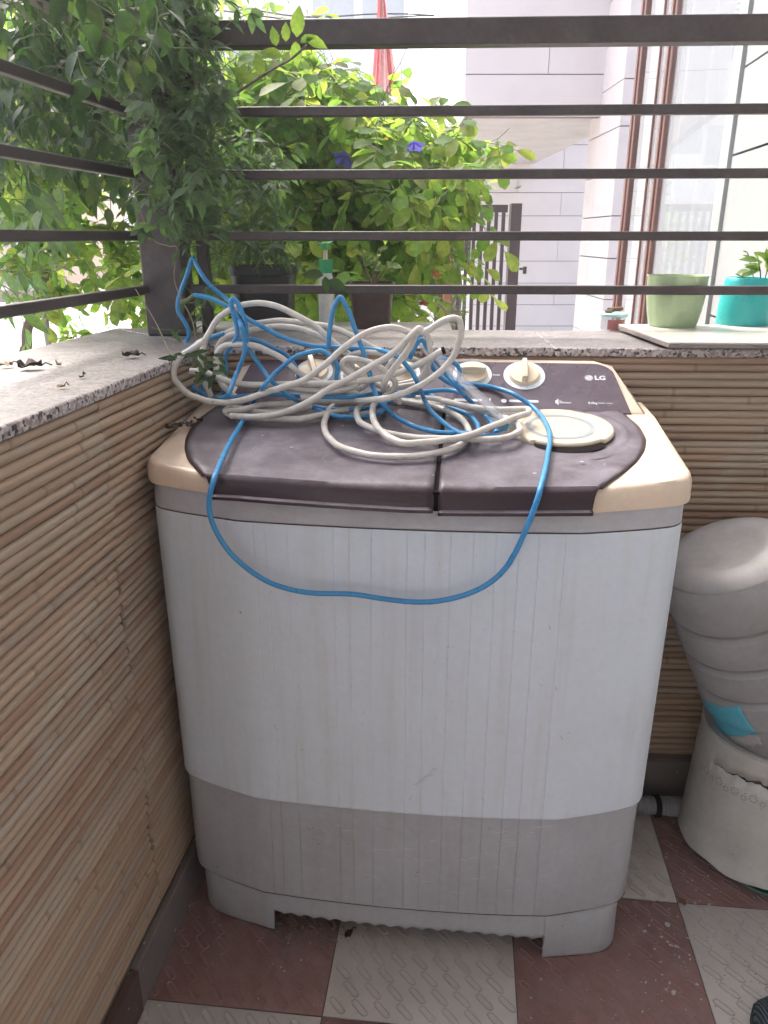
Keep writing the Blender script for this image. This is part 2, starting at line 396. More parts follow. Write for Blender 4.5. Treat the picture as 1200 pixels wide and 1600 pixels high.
# seams break irregularly
def rods_l(parent):
    A = [rod_mesh(seam - x_near, s * 5 + 1, 'bamboo_cane', RL) for s in range(8)]; B = [rod_mesh(x_far - seam - .0012, s * 7 + 2, 'bamboo_cane', RL) for s in range(8)]
    for i in range(nrow_l):
        z = CAPZ - RL * (i + .5)
        dx = .010 * math.sin(i * .22) + rnd.uniform(-.001, .001)
        for ms, x0, x1 in ((A, x_near + dx, seam + dx), (B, seam + .0012 + dx, x_far)):
            o = link('bamboo_cane', ms[rnd.randrange(8)], parent); flip = rnd.random() < .5
            o.location = (x1 if flip else x0, -.0 + .0065 + rnd.uniform(-.0015, .001), z); o.rotation_euler = (0, (math.pi if flip else 0) + rnd.uniform(-.0018, .0018), 0)
rods_l(lw)
# the rods face -y local = for left wall local y axis = rotate(along,+90) = (-cos..) left, so -y is into the room
mb = MB(); mb.box(x_near, .335 - .335 - .03, -.012, .006, .0, .094); o = mb.build('skirting_tile', 'skirt_brown', lw, bevel=.003); o['label'] = 'dark brown skirting tile'
mb = MB(); mb.box(-.0285, x_far, -.010, .006, .0, .097); mb.build('skirting_tile', 'skirt_grey', lw, bevel=.002)
# granite ledge of the left wall (two slabs with a joint), mitred at the far corner
c_in = Vector((x_far, 0)); 
def lcl(o_, p):   # world -> parent local
    return o_.matrix_world.inverted() @ Vector(p)
bpy.context.view_layer.update()
capout_l = lw.matrix_world.copy()
far_out_w = None
# outer corner: intersection of offset lines
OL = W0 - wn * CW; OB = B0 + bn * .305
kk = (OB - OL).dot(bn) / wl.dot(bn); CO = OL + wl * kk
li = lw.matrix_world.inverted()
ci, co = li @ Vector((CN.x, CN.y, 0)), li @ Vector((CO.x, CO.y, 0))
js = .62
mb = MB(); mb.prism([(x_near, -.004), (js, -.004), (js, CW), (x_near, CW)], CAPZ, CAPZ + CAPT); mb.build('granite_slab', 'granite', lw, bevel=.003)
mb = MB(); mb.prism([(js + .0015, -.004), (ci.x - .003, -.004), (co.x - .003, CW), (js + .0015, CW)], CAPZ, CAPZ + CAPT - .0006); mb.build('granite_slab', 'granite', lw, bevel=.003)
mb = MB(); mb.prism([(x_near, .12), (ci.x, .12), (co.x - .05, CW - .02), (x_near, CW - .02)], -.6, CAPZ - .001); mb.build('outer_face', 'plaster', lw)

# back wall
bw = frame_empty('parapet_wall', (CN.x, CN.y, 0), bl, 'low wall behind the washing machine faced with horizontal split bamboo canes under a granite ledge', 'wall')
bpy.context.view_layer.update()
bi = bw.matrix_world.inverted(); BL = 2.1
mb = MB(); mb.box(.004, BL, .006, .12, -.02, CAPZ); mb.build('wall_core', 'core', bw)
ms = [rod_mesh(BL - .004, s * 11 + 3, 'bamboo_cane') for s in range(10)]
for i in range(nrow):
    o = link('bamboo_cane', ms[rnd.randrange(10)], bw); flip = rnd.random() < .5
    o.location = (BL if flip else .004, .0065 + rnd.uniform(-.0015, .001), CAPZ - ROD * (i + .5)); o.rotation_euler = (0, (math.pi if flip else 0) + rnd.uniform(-.0012, .0012), 0)
x = .004
while x < BL:
    mb = MB(); mb.box(x, min(BL, x + .33) - .002, -.010, .006, 0, .10); mb.build('skirting_tile', 'skirt_grey', bw, bevel=.002); x += .33
co2 = bi @ Vector((CO.x, CO.y, 0)); cuts = [0, .93, BL]
jx = (bi @ Vector((on_z(868, 545, CAPZ + CAPT)))).x
mb = MB(); mb.prism([(.0, -.006), (jx, -.006), (jx, .305), (co2.x, .305)], CAPZ, CAPZ + CAPT); mb.build('granite_slab', 'granite', bw, bevel=.003)
mb = MB(); mb.prism([(jx + .0015, -.006), (BL, -.006), (BL, .305), (jx + .0015, .305)], CAPZ, CAPZ + CAPT - .0005); mb.build('granite_slab', 'granite', bw, bevel=.003)
mb = MB(); mb.prism([(0, .12), (BL, .12), (BL, .29), (co2.x + .02, .29)], -.6, CAPZ - .001); mb.build('outer_face', 'plaster', bw)
mb = MB(); mb.box(-.25, .52, .306, .62, CAPZ - .05, CAPZ + .004); mb.build('plant_shelf', 'plaster', bw, bevel=.004)

# the house the balcony belongs to: wall behind the camera and the slab overhead
M['house'] = plain('house_wall_paint', (.60, .60, .60), .9)
mb = MB(); mb.box(-1.3, 3.2, -1.6, -1.45, -.6, 3.1); tag(mb.build('house_wall', 'house'), 'painted house wall at the back of the balcony', None, None, 'structure')
mb = MB(); mb.box(-1.3, 3.2, -1.6, 1.25, 2.9, 3.05); tag(mb.build('ceiling', 'house'), 'balcony ceiling slab', None, None, 'structure')

# ------------------------------------------------------------------ steel railing
rail = empty('railing', (0, 0, 0), 0, 'dark brown square tube steel railing with a corner post on the granite ledge', 'railing')
RO = W0 - wn * .187; RB = B0 + bn * .19
kk = (RB - RO).dot(bn) / wl.dot(bn); RC = RO + wl * kk       # rail corner
ZT = CAPZ + CAPT
pc = hit(268, 520, (0, 0, ZT), (0, 0, 1)); 
def bar(parent, a, b, hw, hh, name='rail'):
    a = Vector(a); b = Vector(b); d = (b - a); L = d.length; u = d.normalized(); v = Vector((0, 0, 1)).cross(u).normalized(); w_ = u.cross(v)
    mb = MB(); mb.obox((a + b) / 2, u, v, w_, L / 2, hw, hh); return mb.build(name, 'steel', parent, bevel=.0025)
mb = MB(); PC = RC + bl * .040; mb.obox((PC.x, PC.y, (ZT + 2.72) / 2), bl, bn, (0, 0, 1), .046, .038, (2.72 - ZT) / 2); mb.build('post', 'steel', rail, bevel=.004)
zs = [1.19, 1.302, 1.425, 1.545]
for z in zs:
    p1 = RC + bl * .087; p2 = RC + bl * 2.1
    bar(rail, (p1.x, p1.y, z), (p2.x, p2.y, z), .0095, .0095)
    q1 = RC - wl * .0385; q2 = RC - wl * 2.0
    bar(rail, (q1.x, q1.y, z), (q2.x, q2.y, z), .0095, .0095)
p1 = RC + bl * .0865; p2 = RC + bl * 2.1; bar(rail, (p1.x, p1.y, 1.685), (p2.x, p2.y, 1.685), .02, .0235, 'top_rail')
q1 = RC - wl * .04; q2 = RC - wl * 2.0; bar(rail, (q1.x, q1.y, 1.685), (q2.x, q2.y, 1.685), .02, .0235, 'top_rail')
mb = MB(); c = RC + bl * .115 + bn * .035; mb.obox((c.x, c.y, (ZT + 2.7) / 2), bl, bn, (0, 0, 1), .0125, .0125, (2.7 - ZT) / 2); mb.build('upright', 'steel', rail, bevel=.002)
e = RC + bl * 2.1; mb = MB(); mb.obox((e.x, e.y, (ZT + 1.72) / 2), bl, bn, (0, 0, 1), .03, .03, (1.72 - ZT) / 2); mb.build('post', 'steel', rail, bevel=.003)

# ================================================================== WASHING MACHINE
A6 = R(6); MO = Vector((.051, 1.15, 0)); MU = Vector((math.cos(A6), -math.sin(A6), 0)); MV = Vector((math.sin(A6), math.cos(A6), 0))
def ml(p): d = Vector(p) - MO; return Vector((d.dot(MU), d.dot(MV), d.z))
def mg(x, y, z): return MO + MU * x + MV * y + Vector((0, 0, z))
wm = empty('washing_machine', MO, -A6, 'dusty white twin tub washing machine with cream top, smoked brown lids and grey base', 'washing machine')
def outline(z, off=0.0, n_front=41, ribs=False):
    """half-open list of (x,y) from back-left round the front to back-right"""
    hw = (.427 + .013 * min(1, z / .93)) + off; cx = -.013
    cr = .27; yb = .425 + off
    pts = [(-hw, yb), (-hw, .30), (-hw, .17)]
    yc = .062; rc = .05
    for q in range(7):      # rounded corner
        th = q / 6 * R(72); pts.append((-hw + rc - rc * math.cos(th), yc - rc * math.sin(th) * 1.05 + (0 if True else 0)))
    xs, ys = pts[-1]; ye = -.030 - off
    for q in range(1, 7):   # sloped shoulder to the crease
        t = q / 7; tt = t * t * (3 - 2 * t); pts.append((xs + (-cr - xs) * t, ys + (ye - ys) * (t ** .85)))
    left = pts
    front = []
    if ribs:
        rx = [-.245, -.225, -.19, -.115, -.09, -.055, .002, .03, .07, .105, .14, .175, .205, .245]
        xsn = [-cr]
        for r0 in rx: xsn += [r0 - .0011, r0, r0 + .0011]
        xsn.append(cr)
        for xx in xsn:
            y = ye - .012 * (1 - (xx / cr) ** 2)
            if xx in rx: y += .0008
            front.append((xx, y))
    else:
        for i in range(n_front):
            xx = -cr + 2 * cr * i / (n_front - 1); front.append((xx, ye - .012 * (1 - (xx / cr) ** 2)))
    right = [(-x_, y_) for x_, y_ in left[::-1]]
    return [(x_ + cx, y_) for x_, y_ in left + front + right]
def loft(levels, ribs=False, close=True):
    rows = []
    for z, off in levels:
        o_ = outline(z, off, ribs=ribs); row = [(x_, y_, z) for x_, y_ in o_]
        rows.append(row)
    return rows
DK = lambda y: .945 + (y + .03) * .125          # deck height
# body
mb = MB(); rows = loft([(.333, -.006), (.334, .0035), (.338, .0045), (.345, .004), (.45, .003), (.60, .002), (.75, .001), (.865, .0), (.872, -.0015)], True)
mb.grid([r[::-1] for r in rows], 0, True); mb.build('body', 'white_body', wm, smooth=16)
mb = MB(); mb.grid([r[::-1] for r in loft([(.8735, -.0035), (.8745, -.001), (.90, -.002), (.93, -.009)], False)], 0, True); mb.build('collar', 'collar', wm, smooth=40)
# grey base with feet and scalloped skirt
o_ = outline(.2, .0, ribs=True); mb = MB()
mb.grid([r[::-1] for r in loft([(.108, -.008), (.1085, -.001), (.115, .0), (.2, -.0005), (.335, -.0025)], True)], 0, True)
mb.build('base_band', 'grey_base', wm, smooth=16)
M['dark_shade'] = plain('dark_joint_and_shade', (.07, .065, .06), .9)  # one dark tone for the joints, the band-edge shadow and the bucket's inner shade
mb = MB(); mb.grid([r[::-1] for r in loft([(.1040, -.006), (.1076, -.0002)], True)], 0, True); mb.build('joint_shade_line', 'dark_shade', wm)  # dark strip painted in as the shadow line below the band edge
mb = MB(); mb.grid([r[::-1] for r in loft([(.3312, -.001), (.3336, .0028)], True)], 0, True); mb.build('joint_shade_line', 'dark_shade', wm)
mb = MB(); mb.grid([r[::-1] for r in loft([(.8716, -.0012), (.8740, -.0006)], False)], 0, True); mb.build('joint_shade_line', 'dark_shade', wm)
def skirt_bottom(x_, y_):
    if abs(x_ + .006) > .262: return .0
    return .050 + .0060 * abs(math.sin((x_ + .006) * math.pi / .030)) if y_ < .2 else .0
base = outline(.05, -.013, n_front=161)
base2 = []
for i, p in enumerate(base):
    base2.append(p)
rows = [[], [], [], []]
for x_, y_ in base2:
    tq = max(0, min(1, (x_ - .10) / .25)); fy = (.004 + .016 * tq) if y_ < .2 else 0
    zb = skirt_bottom(x_, y_)
    inw = .0 if zb > 0 else .006
    rows[0].append((x_, y_, .109)); rows[1].append((x_, y_ - fy * .35, .095)); rows[2].append((x_ * (1 - inw * .6), y_ + inw * .3 - fy, zb + .008)); rows[3].append((x_ * (1 - inw), y_ + inw - fy, zb))
mb = MB(); mb.grid(rows, 0, True); mb.build('foot_skirt', 'grey_base', wm, smooth=35, solid=-.004)
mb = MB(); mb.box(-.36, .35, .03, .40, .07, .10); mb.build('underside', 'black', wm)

# cream top frame
def top_outline(off): return outline(.93, off)
mb = MB(); rows = []
for off, dz in ((-.006, -1), (.005, -1.0), (.0065, -.9), (.0055, -.35), (.002, -.12), (-.004, -.02), (-.013, 0.0)):
    row = []
    for x_, y_ in top_outline(off):
        zt = DK(max(-.03, min(y_, .33))); zb = .908 + (.007 if x_ < 0 else .0)
        row.append((x_, min(y_, .43 + off), zt + dz * (zt - zb) if dz > -1 else zb))
    rows.append(row[::-1])
mb.grid(rows, 0, True)
top = rows[-1]; nO = len(top)
# cap surface: strips left/right paired
half = nO // 2
L_ = top[:half]; R_ = top[::-1][:half]
for i in range(half - 1):
    mb.add([L_[i], L_[i + 1], R_[i + 1], R_[i]], [(0, 1, 2, 3)])
o = mb.build('top_frame', 'cream', wm, smooth=38)
# boundary of the dark lids on the deck
def interp(tbl, y):
    if y <= tbl[0][0]: return tbl[0][1]
    for (a, b), (c, d) in zip(tbl, tbl[1:]):
        if y <= c: t = (y - a) / (c - a); return b + (d - b) * t
    return tbl[-1][1]
LB = [(-.05, -.317), (-.02, -.345), (.03, -.380), (.08, -.403), (.13, -.418), (.18, -.426), (.24, -.426), (.30, -.415), (.34, -.40)]
RBd = [(-.05, .265), (-.02, .287), (.03, .322), (.08, .352), (.13, .373), (.18, .385), (.24, .385), (.29, .375), (.34, .36)]
def lid(name, xg, tbl, lip, raised=None):
    prof = [(.312, .0045)] + [(.312 - i * (.312 + .028) / 20, .0045) for i in range(1, 21)]
    rows = []
    bow = lambda xx: .012 * (1 - ((xx + .006) / .27) ** 2) if abs(xx) < .27 else 0
    nu = 30
    for y, h in prof:
        xe = interp(tbl, y); row = []
        for i in range(nu + 1):
            u = i / nu; xx = xg + (xe - xg) * u; z = DK(y) + h
            if i == nu: z -= .004
            yy = y
            if y < .0: yy = y - bow(xx) * (-y / .028)
            # shallow dished relief that follows the outer edge
            e_ = abs(xe - xx); z += .0035 * (1 - math.exp(-((e_ - .06) / .02) ** 2)) - .0035
            z += .0022 * math.exp(-((y - .0) / .03) ** 2)
            row.append((xx, yy, z))
        rows.append(row)
    xe = interp(tbl, -.05)
    for y, z, dx in ((-.036, .9465, 0), (-.043, .9405, 0), (-.047, .932, 0), (-.0495, lip + .010, 0), (-.0500, lip + .007, 0), (-.0575, lip + .005, 0), (-.0580, lip, 0), (-.046, lip - .001, 0)):
        row = []
        for i in range(nu + 1):
            u = i / nu; x0 = interp(tbl, max(y, -.05)); xx = xg + (x0 - xg) * u; row.append((xx, y - bow(xx), z + .006 * abs(xx + .006) / .3 * 1.0))
        rows.append(row)
    if xe > xg: rows = [r[::-1] for r in rows]
    mb = MB(); mb.grid(rows); me_o = mb.build(name, 'lid', wm, smooth=28, solid=.003)
    return me_o
l1 = lid('lid', .0295, LB, .911); l2 = lid('lid', .0365, RBd, .907)
l1['label'] = 'wide left wash lid of smoked brown plastic'; l2['label'] = 'right spin tub lid of smoked brown plastic with round cream cover'
def face_up(me):
    fixnormals(me)
    if sum(p.normal.z * p.area for p in me.polygons) < 0: me.flip_normals()
face_up(l1.data); face_up(l2.data)
mb = MB(); mb.add([(.028, .315, DK(.315) + .002), (.038, .315, DK(.315) + .002), (.038, -.03, DK(-.03) + .002), (.028, -.03, DK(-.03) + .002), (.038, -.057, .911), (.028, -.057, .911), (.028, -.057, .941), (.038, -.057, .941)],
                  [(0, 3, 2, 1), (7, 6, 5, 4), (3, 6, 7, 2)][:2] + [(3, 2, 7, 6)]); mb.build('lid_gap', 'black', wm)

# spin lid insert
def deck_pt(x_, y_, h): return (x_, y_, DK(y_) + .0045 + h)
SC = (.240, .206); SR = .093
mb = MB(); ring = []
def disc_r(th):
    r_ = SR; d = math.degrees(th) % 360
    if 52 < d < 70: r_ = SR - .0035
    if 235 < d < 318: r_ = SR * .93
    return r_
rows = []
for rr, h in ((1.0, .0), (1.0, .004), (.975, .0065), (.93, .007), (.74, .0058), (.72, .0045)):
    rows.append([deck_pt(SC[0] + disc_r(2 * math.pi * j / 96) * rr * math.cos(2 * math.pi * j / 96), SC[1] + disc_r(2 * math.pi * j / 96) * rr * math.sin(2 * math.pi * j / 96) * .98, h) for j in range(96)])
mb.grid(rows, 0, True); b0 = len(mb.v) - 96; mb.f.append(tuple(b0 + i for i in range(96))); mb.m.append(0)
M['cream_cover'] = aged('pale_cream_cover', (.53, .45, .35), .5, (.40, .33, .26), .4, 14, fine=.05)
cv = mb.build('spin_cover', 'cream_cover', wm, smooth=30)
mb = MB(); rows = [[deck_pt(SC[0] + r_ * math.cos(2 * math.pi * j / 64), SC[1] + .002 + r_ * math.sin(2 * math.pi * j / 64), .0052) for j in range(64)] for r_ in (.052, .0605)]
M['ring_grey'] = plain('ring_grey', (.24, .27, .29), .5)
mb.grid(rows, 0, True); mb.build('ring_mark', 'ring_grey', cv)
mb = MB(); rows = [[], []]
for j in range(31):
    th = R(236 + 82 * j / 30); 
    for q, r_ in enumerate((SR * .90, SR * 1.02)):
        rr_ = r_ if q == 0 else SR * (.98 + .19 * math.sin(math.pi * j / 30) ** .45); rows[q].append(deck_pt(SC[0] + rr_ * math.cos(th), SC[1] + rr_ * math.sin(th), .0003 + .0006))
mb.grid(rows); mb.build('slot', 'black', cv)
# raised contour on the right lid round the spin cover
mb = MB(); rows = [[], [], [], []]
for j in range(41):
    th = R(-75 + 140 * j / 40)
    for q, (r_, h) in enumerate(((.106, -.0012), (.114, .0030 * math.sin(math.pi * j / 40) - .0012), (.120, .0030 * math.sin(math.pi * j / 40) - .0012), (.134, -.0012))):
        xx = min(SC[0] - .005 + r_ * math.cos(th) * 1.02, interp(RBd, SC[1] + r_ * math.sin(th)) - .004); rows[q].append(deck_pt(xx, max(.0, SC[1] + r_ * math.sin(th)), h - .001))
mb.grid(rows); o = mb.build('lid_contour', 'lid', l2, smooth=60); face_up(o.data)

# control housing
HY0, HZ0, HY1, HZ1 = .315, .990, .430, .1
def P_(u, v):     # u along x, v 0..1 up the slope
    return (u, .315 + .115 * v, .992 + .074 * v)
PN = Vector((0, -.074, .115)).normalized(); PU = Vector((1, 0, 0)); PV = Vector((0, .115, .074)).normalized()
prof = [(.306, .975), (.312, .990), (.430, 1.0655), (.437, 1.067), (.443, 1.062), (.445, 1.04), (.445, .93)]
mb = MB(); rows = []
for y, z in prof:
    t = max(0, min(1, (z - .975) / .09)); row = []
    hl = -.434 + .048 * t ** .7; hr = .420 - .058 * t ** .7
    for i in range(21):
        u = i / 20; xx = hl + (hr - hl) * u
        e_ = min(u, 1 - u); dz = -.010 * max(0, 1 - e_ / .05) ** 2 if t > .5 else 0
        row.append((xx, y, z + dz))
    rows.append(row)
mb.grid(rows); nn = 21
for e_ in (0, 20):
    pts = [rows[i][e_] for i in range(len(rows))] + [(rows[-1][e_][0], .306, .93)]
    mb.add(pts, [tuple(range(len(pts))) if e_ == 0 else tuple(range(len(pts)))[::-1]])
hs = mb.build('control_housing', 'cream', wm, bevel=.004, seg=3); fixnormals(hs.data)
# dark face plate
def ppt(x_, v, h): b = Vector(P_(x_, v)) + PN * h; return tuple(b)
pl = []
xl0, xl1, xr0, xr1 = -.392, -.372, .376, .348
poly = [(xl0, -.03), (xr0 + .006, -.06)]
for q in range(9):
    th = R(0 + 90 * q / 8); poly.append((xr1 - .030 + .030 * math.cos(th) + (.012 * (1 - q / 8)), .74 + .20 * math.sin(th)))
for q in range(9):
    th = R(90 + 90 * q / 8); poly.append((xl1 + .030 + .030 * math.cos(th), .74 + .20 * math.sin(th)))
mb = MB(); mb.add([ppt(x_, v, .0018) for x_, v in poly] + [ppt(x_, v, -.002) for x_, v in poly],
    [tuple(range(len(poly)))] + [(i, len(poly) + i, len(poly) + (i + 1) % len(poly), (i + 1) % len(poly)) for i in range(len(poly))])
fp = mb.build('face_plate', 'panel', wm); fixnormals(fp.data)
PVm = .1368  # slope length
def knob(x_, v, ang, r_ring, r_k, ring=True, parent=wm):
    q = Matrix((PU, PV, PN)).transposed().to_4x4(); c = Vector(ppt(x_, v, .0022)); q.translation = c
    e_mb = MB(); e_mb.lathe([(r_k * 1.03, 0), (r_k * 1.03, .002), (r_k * .98, .004), (r_k * .93, .0075), (r_k * .5, .0085), (.001, .0088)], 40)
    kb = e_mb.build('knob', 'cream_knob', parent, smooth=35); kb.matrix_local = q
    g = MB(); ca, sa = math.cos(ang), math.sin(ang)
    rows = []
    for t_, hw, hz in ((-1.02, .0035, .010), (-.9, .0065, .0215), (0, .0072, .0245), (.9, .0065, .0215), (1.02, .0035, .010)):
        row = []
        for dx, dz in ((-1, 0), (-.95, .75), (-.6, 1), (.6, 1), (.95, .75), (1, 0)):
            a_, b_ = t_ * r_k * .93, dx * hw; row.append((b_ * ca - a_ * sa, b_ * sa + a_ * ca, .004 + dz * (hz - .004)))
        rows.append(row)
    g.grid(rows); g.f += [tuple(range(6)), tuple(24 + i for i in range(6))[::-1]]; g.m += [0, 0]
    gp = g.build('grip', 'cream_knob', kb, smooth=40); fixnormals(gp.data)
    s_ = MB(); a0, a1 = .1 * r_k, .9 * r_k; pp = []
    for a_, b_ in ((a0 - r_k * .8, -.0042), (a1, -.0042), (a1, .0042), (a0 - r_k * .8, .0042)): pp.append((b_ * ca - a_ * sa, b_ * sa + a_ * ca, .0252 if abs(a_) < .5 * r_k else .0222))
    s_.add(pp, [(0, 1, 2, 3)]); so = s_.build('grip_inlay', 'silver', kb); fixnormals(so.data)
    if ring:
        d = MB(); rows = [[(r_ * math.cos(2 * math.pi * j / 56), r_ * math.sin(2 * math.pi * j / 56), z) for j in range(56)] for r_, z in ((r_ring, -.0002), (r_ring, .0006), (r_k * .9, .0006))]
        d.grid(rows, 0, True); dd = d.build('dial_ring', 'dial', parent, smooth=30); dd.matrix_local = q
        tk = MB()
        for j in range(16):
            th = 2 * math.pi * j / 16 + .15; r0, r1_ = r_k * 1.10 + .001, r_k * 1.10 + .003
            a_ = .0005; u_ = Vector((math.cos(th), math.sin(th), 0)); v_ = Vector((-u_.y, u_.x, 0))
            tk.add([u_ * r0 - v_ * a_ + Vector((0, 0, .001)), u_ * r1_ - v_ * a_ + Vector((0, 0, .001)), u_ * r1_ + v_ * a_ + Vector((0, 0, .001)), u_ * r0 + v_ * a_ + Vector((0, 0, .001))], [(0, 1, 2, 3)])
        to = tk.build('tick_marks', 'panel', dd)
    return kb
knob(.186, .66, 0, .0405, .0295)
knob(.084, .66, R(90), .0385, .0300)
knob(-.058, .66, R(60), .0385, .0300)
knob(-.150, .62, R(90), .030, .0240)
kb = knob(-.235, .66, R(20), .0385, .0300)
def text(s_, x_, v, size, parent, bold=.0, name='lettering', mat='print', sx=1.0):
    cu = bpy.data.curves.new('txt', 'FONT'); cu.body = s_; cu.size = size; cu.align_x = 'LEFT'; cu.align_y = 'CENTER'; cu.offset = bold; cu.resolution_u = 2
    ob = bpy.data.objects.new('txt', cu); COL.objects.link(ob)
    me = bpy.data.meshes.new_from_object(ob.evaluated_get(bpy.context.evaluated_depsgraph_get())); bpy.data.objects.remove(ob); bpy.data.curves.remove(cu)
    me.name = name; me.materials.clear(); me.materials.append(M[mat])
    o = link(name, me, parent); q = Matrix((PU * sx, PV, PN)).transposed().to_4x4(); q.translation = Vector(ppt(x_, v, .0026)); o.matrix_local = q
    return o
bpy.context.view_layer.update()
lg = text('LG', .3215, .63, .0165, wm, .0006, 'logo_lettering', sx=1.05)
def pmesh(pts_list, name, mat='print', parent=wm, h=.0026):
    mb = MB()
    for pts in pts_list: mb.add([ppt(x_, v, h) for x_, v in pts], [tuple(range(len(pts)))])
    o = mb.build(name, mat, parent); return o
def circ(cx, cv, r_, n=28): return [(cx + r_ * math.cos(2 * math.pi * j / n), cv + r_ / PVm * math.sin(2 * math.pi * j / n)) for j in range(n)]
logo = pmesh([circ(.3105, .63, .0078)], 'logo_disc')
# face strokes inside the round logo
def arcstrip(cx, cv, r_, a0, a1, wd, n=16):
    out = []
    for j in range(n):
        t0, t1 = R(a0 + (a1 - a0) * j / n), R(a0 + (a1 - a0) * (j + 1) / n)
        out.append([(cx + (r_ - wd) * math.cos(t0), cv + (r_ - wd) / PVm * math.sin(t0)), (cx + r_ * math.cos(t0), cv + r_ / PVm * math.sin(t0)), (cx + r_ * math.cos(t1), cv + r_ / PVm * math.sin(t1)), (cx + (r_ - wd) * math.cos(t1), cv + (r_ - wd) / PVm * math.sin(t1))])
    return out
strokes = arcstrip(.3105, .63, .0064, 70, 360, .0007) + [[(.3105, .63 - .0005 / PVm), (.3165, .63 - .0005 / PVm), (.3165, .63 + .0002 / PVm), (.3105, .63 + .0002 / PVm)],
    [(.3102, .60), (.3109, .60), (.3109, .66), (.3102, .66)]] + [circ(.3078, .652, .0008, 8)]
pmesh(strokes, 'logo_strokes', 'panel', logo, .0030)
text('Buzzer', .2545, .12, .0068, wm, .00012)
text('8.0kg', .3045, .12, .0080, wm, .0002); text('FUZZY LOGIC', .3235, .12, .0042, wm, .00008)
spk = [[(.243, .10), (.2455, .10), (.249, .06), (.249, .20), (.2455, .16), (.243, .16)]] + arcstrip(.2475, .13, .0048, -50, 50, .0009, 8) + arcstrip(.2475, .13, .0066, -50, 50, .0009, 8)
pmesh(spk, 'speaker_mark')
def pill(x0, x1, v, r_):
    pts = []
    for q in range(9): th = R(-90 + 180 * q / 8); pts.append((x1 - r_ + r_ * math.cos(th), v + r_ / PVm * math.sin(th)))
    for q in range(9): th = R(90 + 180 * q / 8); pts.append((x0 + r_ + r_ * math.cos(th), v + r_ / PVm * math.sin(th)))
    return pts
pmesh([pill(.155, .212, .13, .0034), circ(.146, .13, .0055)], 'label_pill'); pmesh([pill(.050, .104, .13, .0034)], 'label_pill'); pmesh([pill(-.09, -.03, .13, .0034)], 'label_pill')
text('Wash/Rinse', .062, .985, .0070, wm, .00015); text('Drain', .1245, .66, .0062, wm, .00012); text('Wash Timer', -.262, .985, .0070, wm, .00015)
text('Spin', .1225, .40, .004, wm)
pmesh([[( .118, .12), (.1205, .12), (.1205, .18), (.118, .18)]], 'small_mark')

# ================================================================== CABLES
def surf(x_, y_):
    if y_ < -.045: return -9
    if y_ < .300: return DK(y_) + .006
    if y_ < .435: return .992 + .074 * (y_ - .315) / .115 + .004 if y_ > .312 else DK(.3) + .008
    return 1.07 if y_ < .45 else CAPZ + CAPT
def cable_points(spec, r_):
    out = []
    for px, py, mode, val in spec:
        if mode == 'h':       # height above the deck plane
            # plane z = .945+(y+.03)*.125 + .006 + val in machine frame
            p0 = mg(0, -.03, .945 + .006 + val + r_); nrm = MU.cross(MV + Vector((0, 0, .125))).normalized()
            p = hit(px, py, p0, nrm)
        elif mode == 'y': p = hit(px, py, mg(0, val, 0), MV)
        else: p = on_z(px, py, val)
        out.append(p)
    pts = catmull(out, 9)
    res = []
    for p in pts:
        q = ml(p)
        s_ = surf(q.x, q.y) + r_
        if q.y > -.03 and q.z < s_: q.z = s_
        elif -.066 - r_ < q.y <= -.03 and q.z < .955 and q.z > .9: q.y = min(q.y, -.062 - r_) if q.z < .94 else q.y; 
        res.append(mg(q.x, q.y, q.z))
    jr = random.Random(int(abs(spec[0][0] * 7 + spec[0][1])))
    for i_ in range(1, len(res) - 1):
        res[i_] = res[i_] + Vector((jr.gauss(0, .0012), jr.gauss(0, .0012), abs(jr.gauss(0, .0012)))) * (0 if res[i_].z < .94 and ml(res[i_]).y < 0 else 1)
    # smooth a little
    for _ in range(7):
        res = [res[0]] + [(res[i - 1] + res[i] * 2 + res[i + 1]) / 4 for i in range(1, len(res) - 1)] + [res[-1]]
    return res
def cable(name, specs, r_, mat, label, group=None):
    """specs: one list of stations; becomes one cable"""
    pts = cable_points(specs, r_)
    mb = MB(); mb.tube(pts, r_, 10); o = mb.build(name, mat, None, smooth=60)
    # origin at its first point
    return tag(o, label, 'cable', group)
def Y(l, y): return [(a, b, 'y', y) for a, b in l]
def Hh(l, h): return [(a, b, 'h', h) for a, b in l]
RW, RBl = .0057, .0043
# the blue cable: from the corner post into the tangle, round, over the front and back
blue1 = (Y([(345, 622), (318, 612), (300, 585), (291, 562)], .36) + Y([(292, 545), (296, 525), (290, 505), (278, 487), (280, 462), (292, 430), (301, 403)], .46) + Y([(312, 425), (331, 450), (357, 470)], .40) + Y([(383, 496), (412, 513), (448, 530), (487, 541), (523, 544), (562, 545), (593, 548)], .27)
         + Y([(614, 555), (632, 567), (645, 584), (653, 601)], .22) + Hh([(662, 623), (675, 645), (697, 664), (718, 677), (735, 680)], .012) + Hh([(748, 672), (735, 650), (700, 636), (664, 619)], .006) + Hh([(610, 629), (567, 640), (523, 640), (480, 634), (450, 622)], .006))
cable('blue_cable', blue1, RBl, 'blue_cable', 'bright blue cable rising to a sharp bend beside the corner post, tangled into the heap', 'blue cables in the tangle')
blue2 = (Y([(303, 461), (331, 467), (353, 478), (366, 489)], .33) + Y([(375, 506), (381, 524), (383, 543), (379, 563), (370, 584)], .24) + Y([(362, 606), (352, 622)], .20) + Y([(328, 621), (310, 613), (295, 599), (286, 582), (288, 560), (296, 545), (320, 533), (350, 522)], .30))
blue3 = (Y([(360, 545), (372, 520), (364, 490), (361, 472), (366, 467), (373, 478), (380, 493), (385, 515), (386, 537), (396, 558), (410, 578)], .26) + Y([(425, 597), (438, 608), (455, 622)], .22) + Hh([(480, 634), (517, 649), (545, 653), (577, 651), (599, 642), (604, 628)], .004))
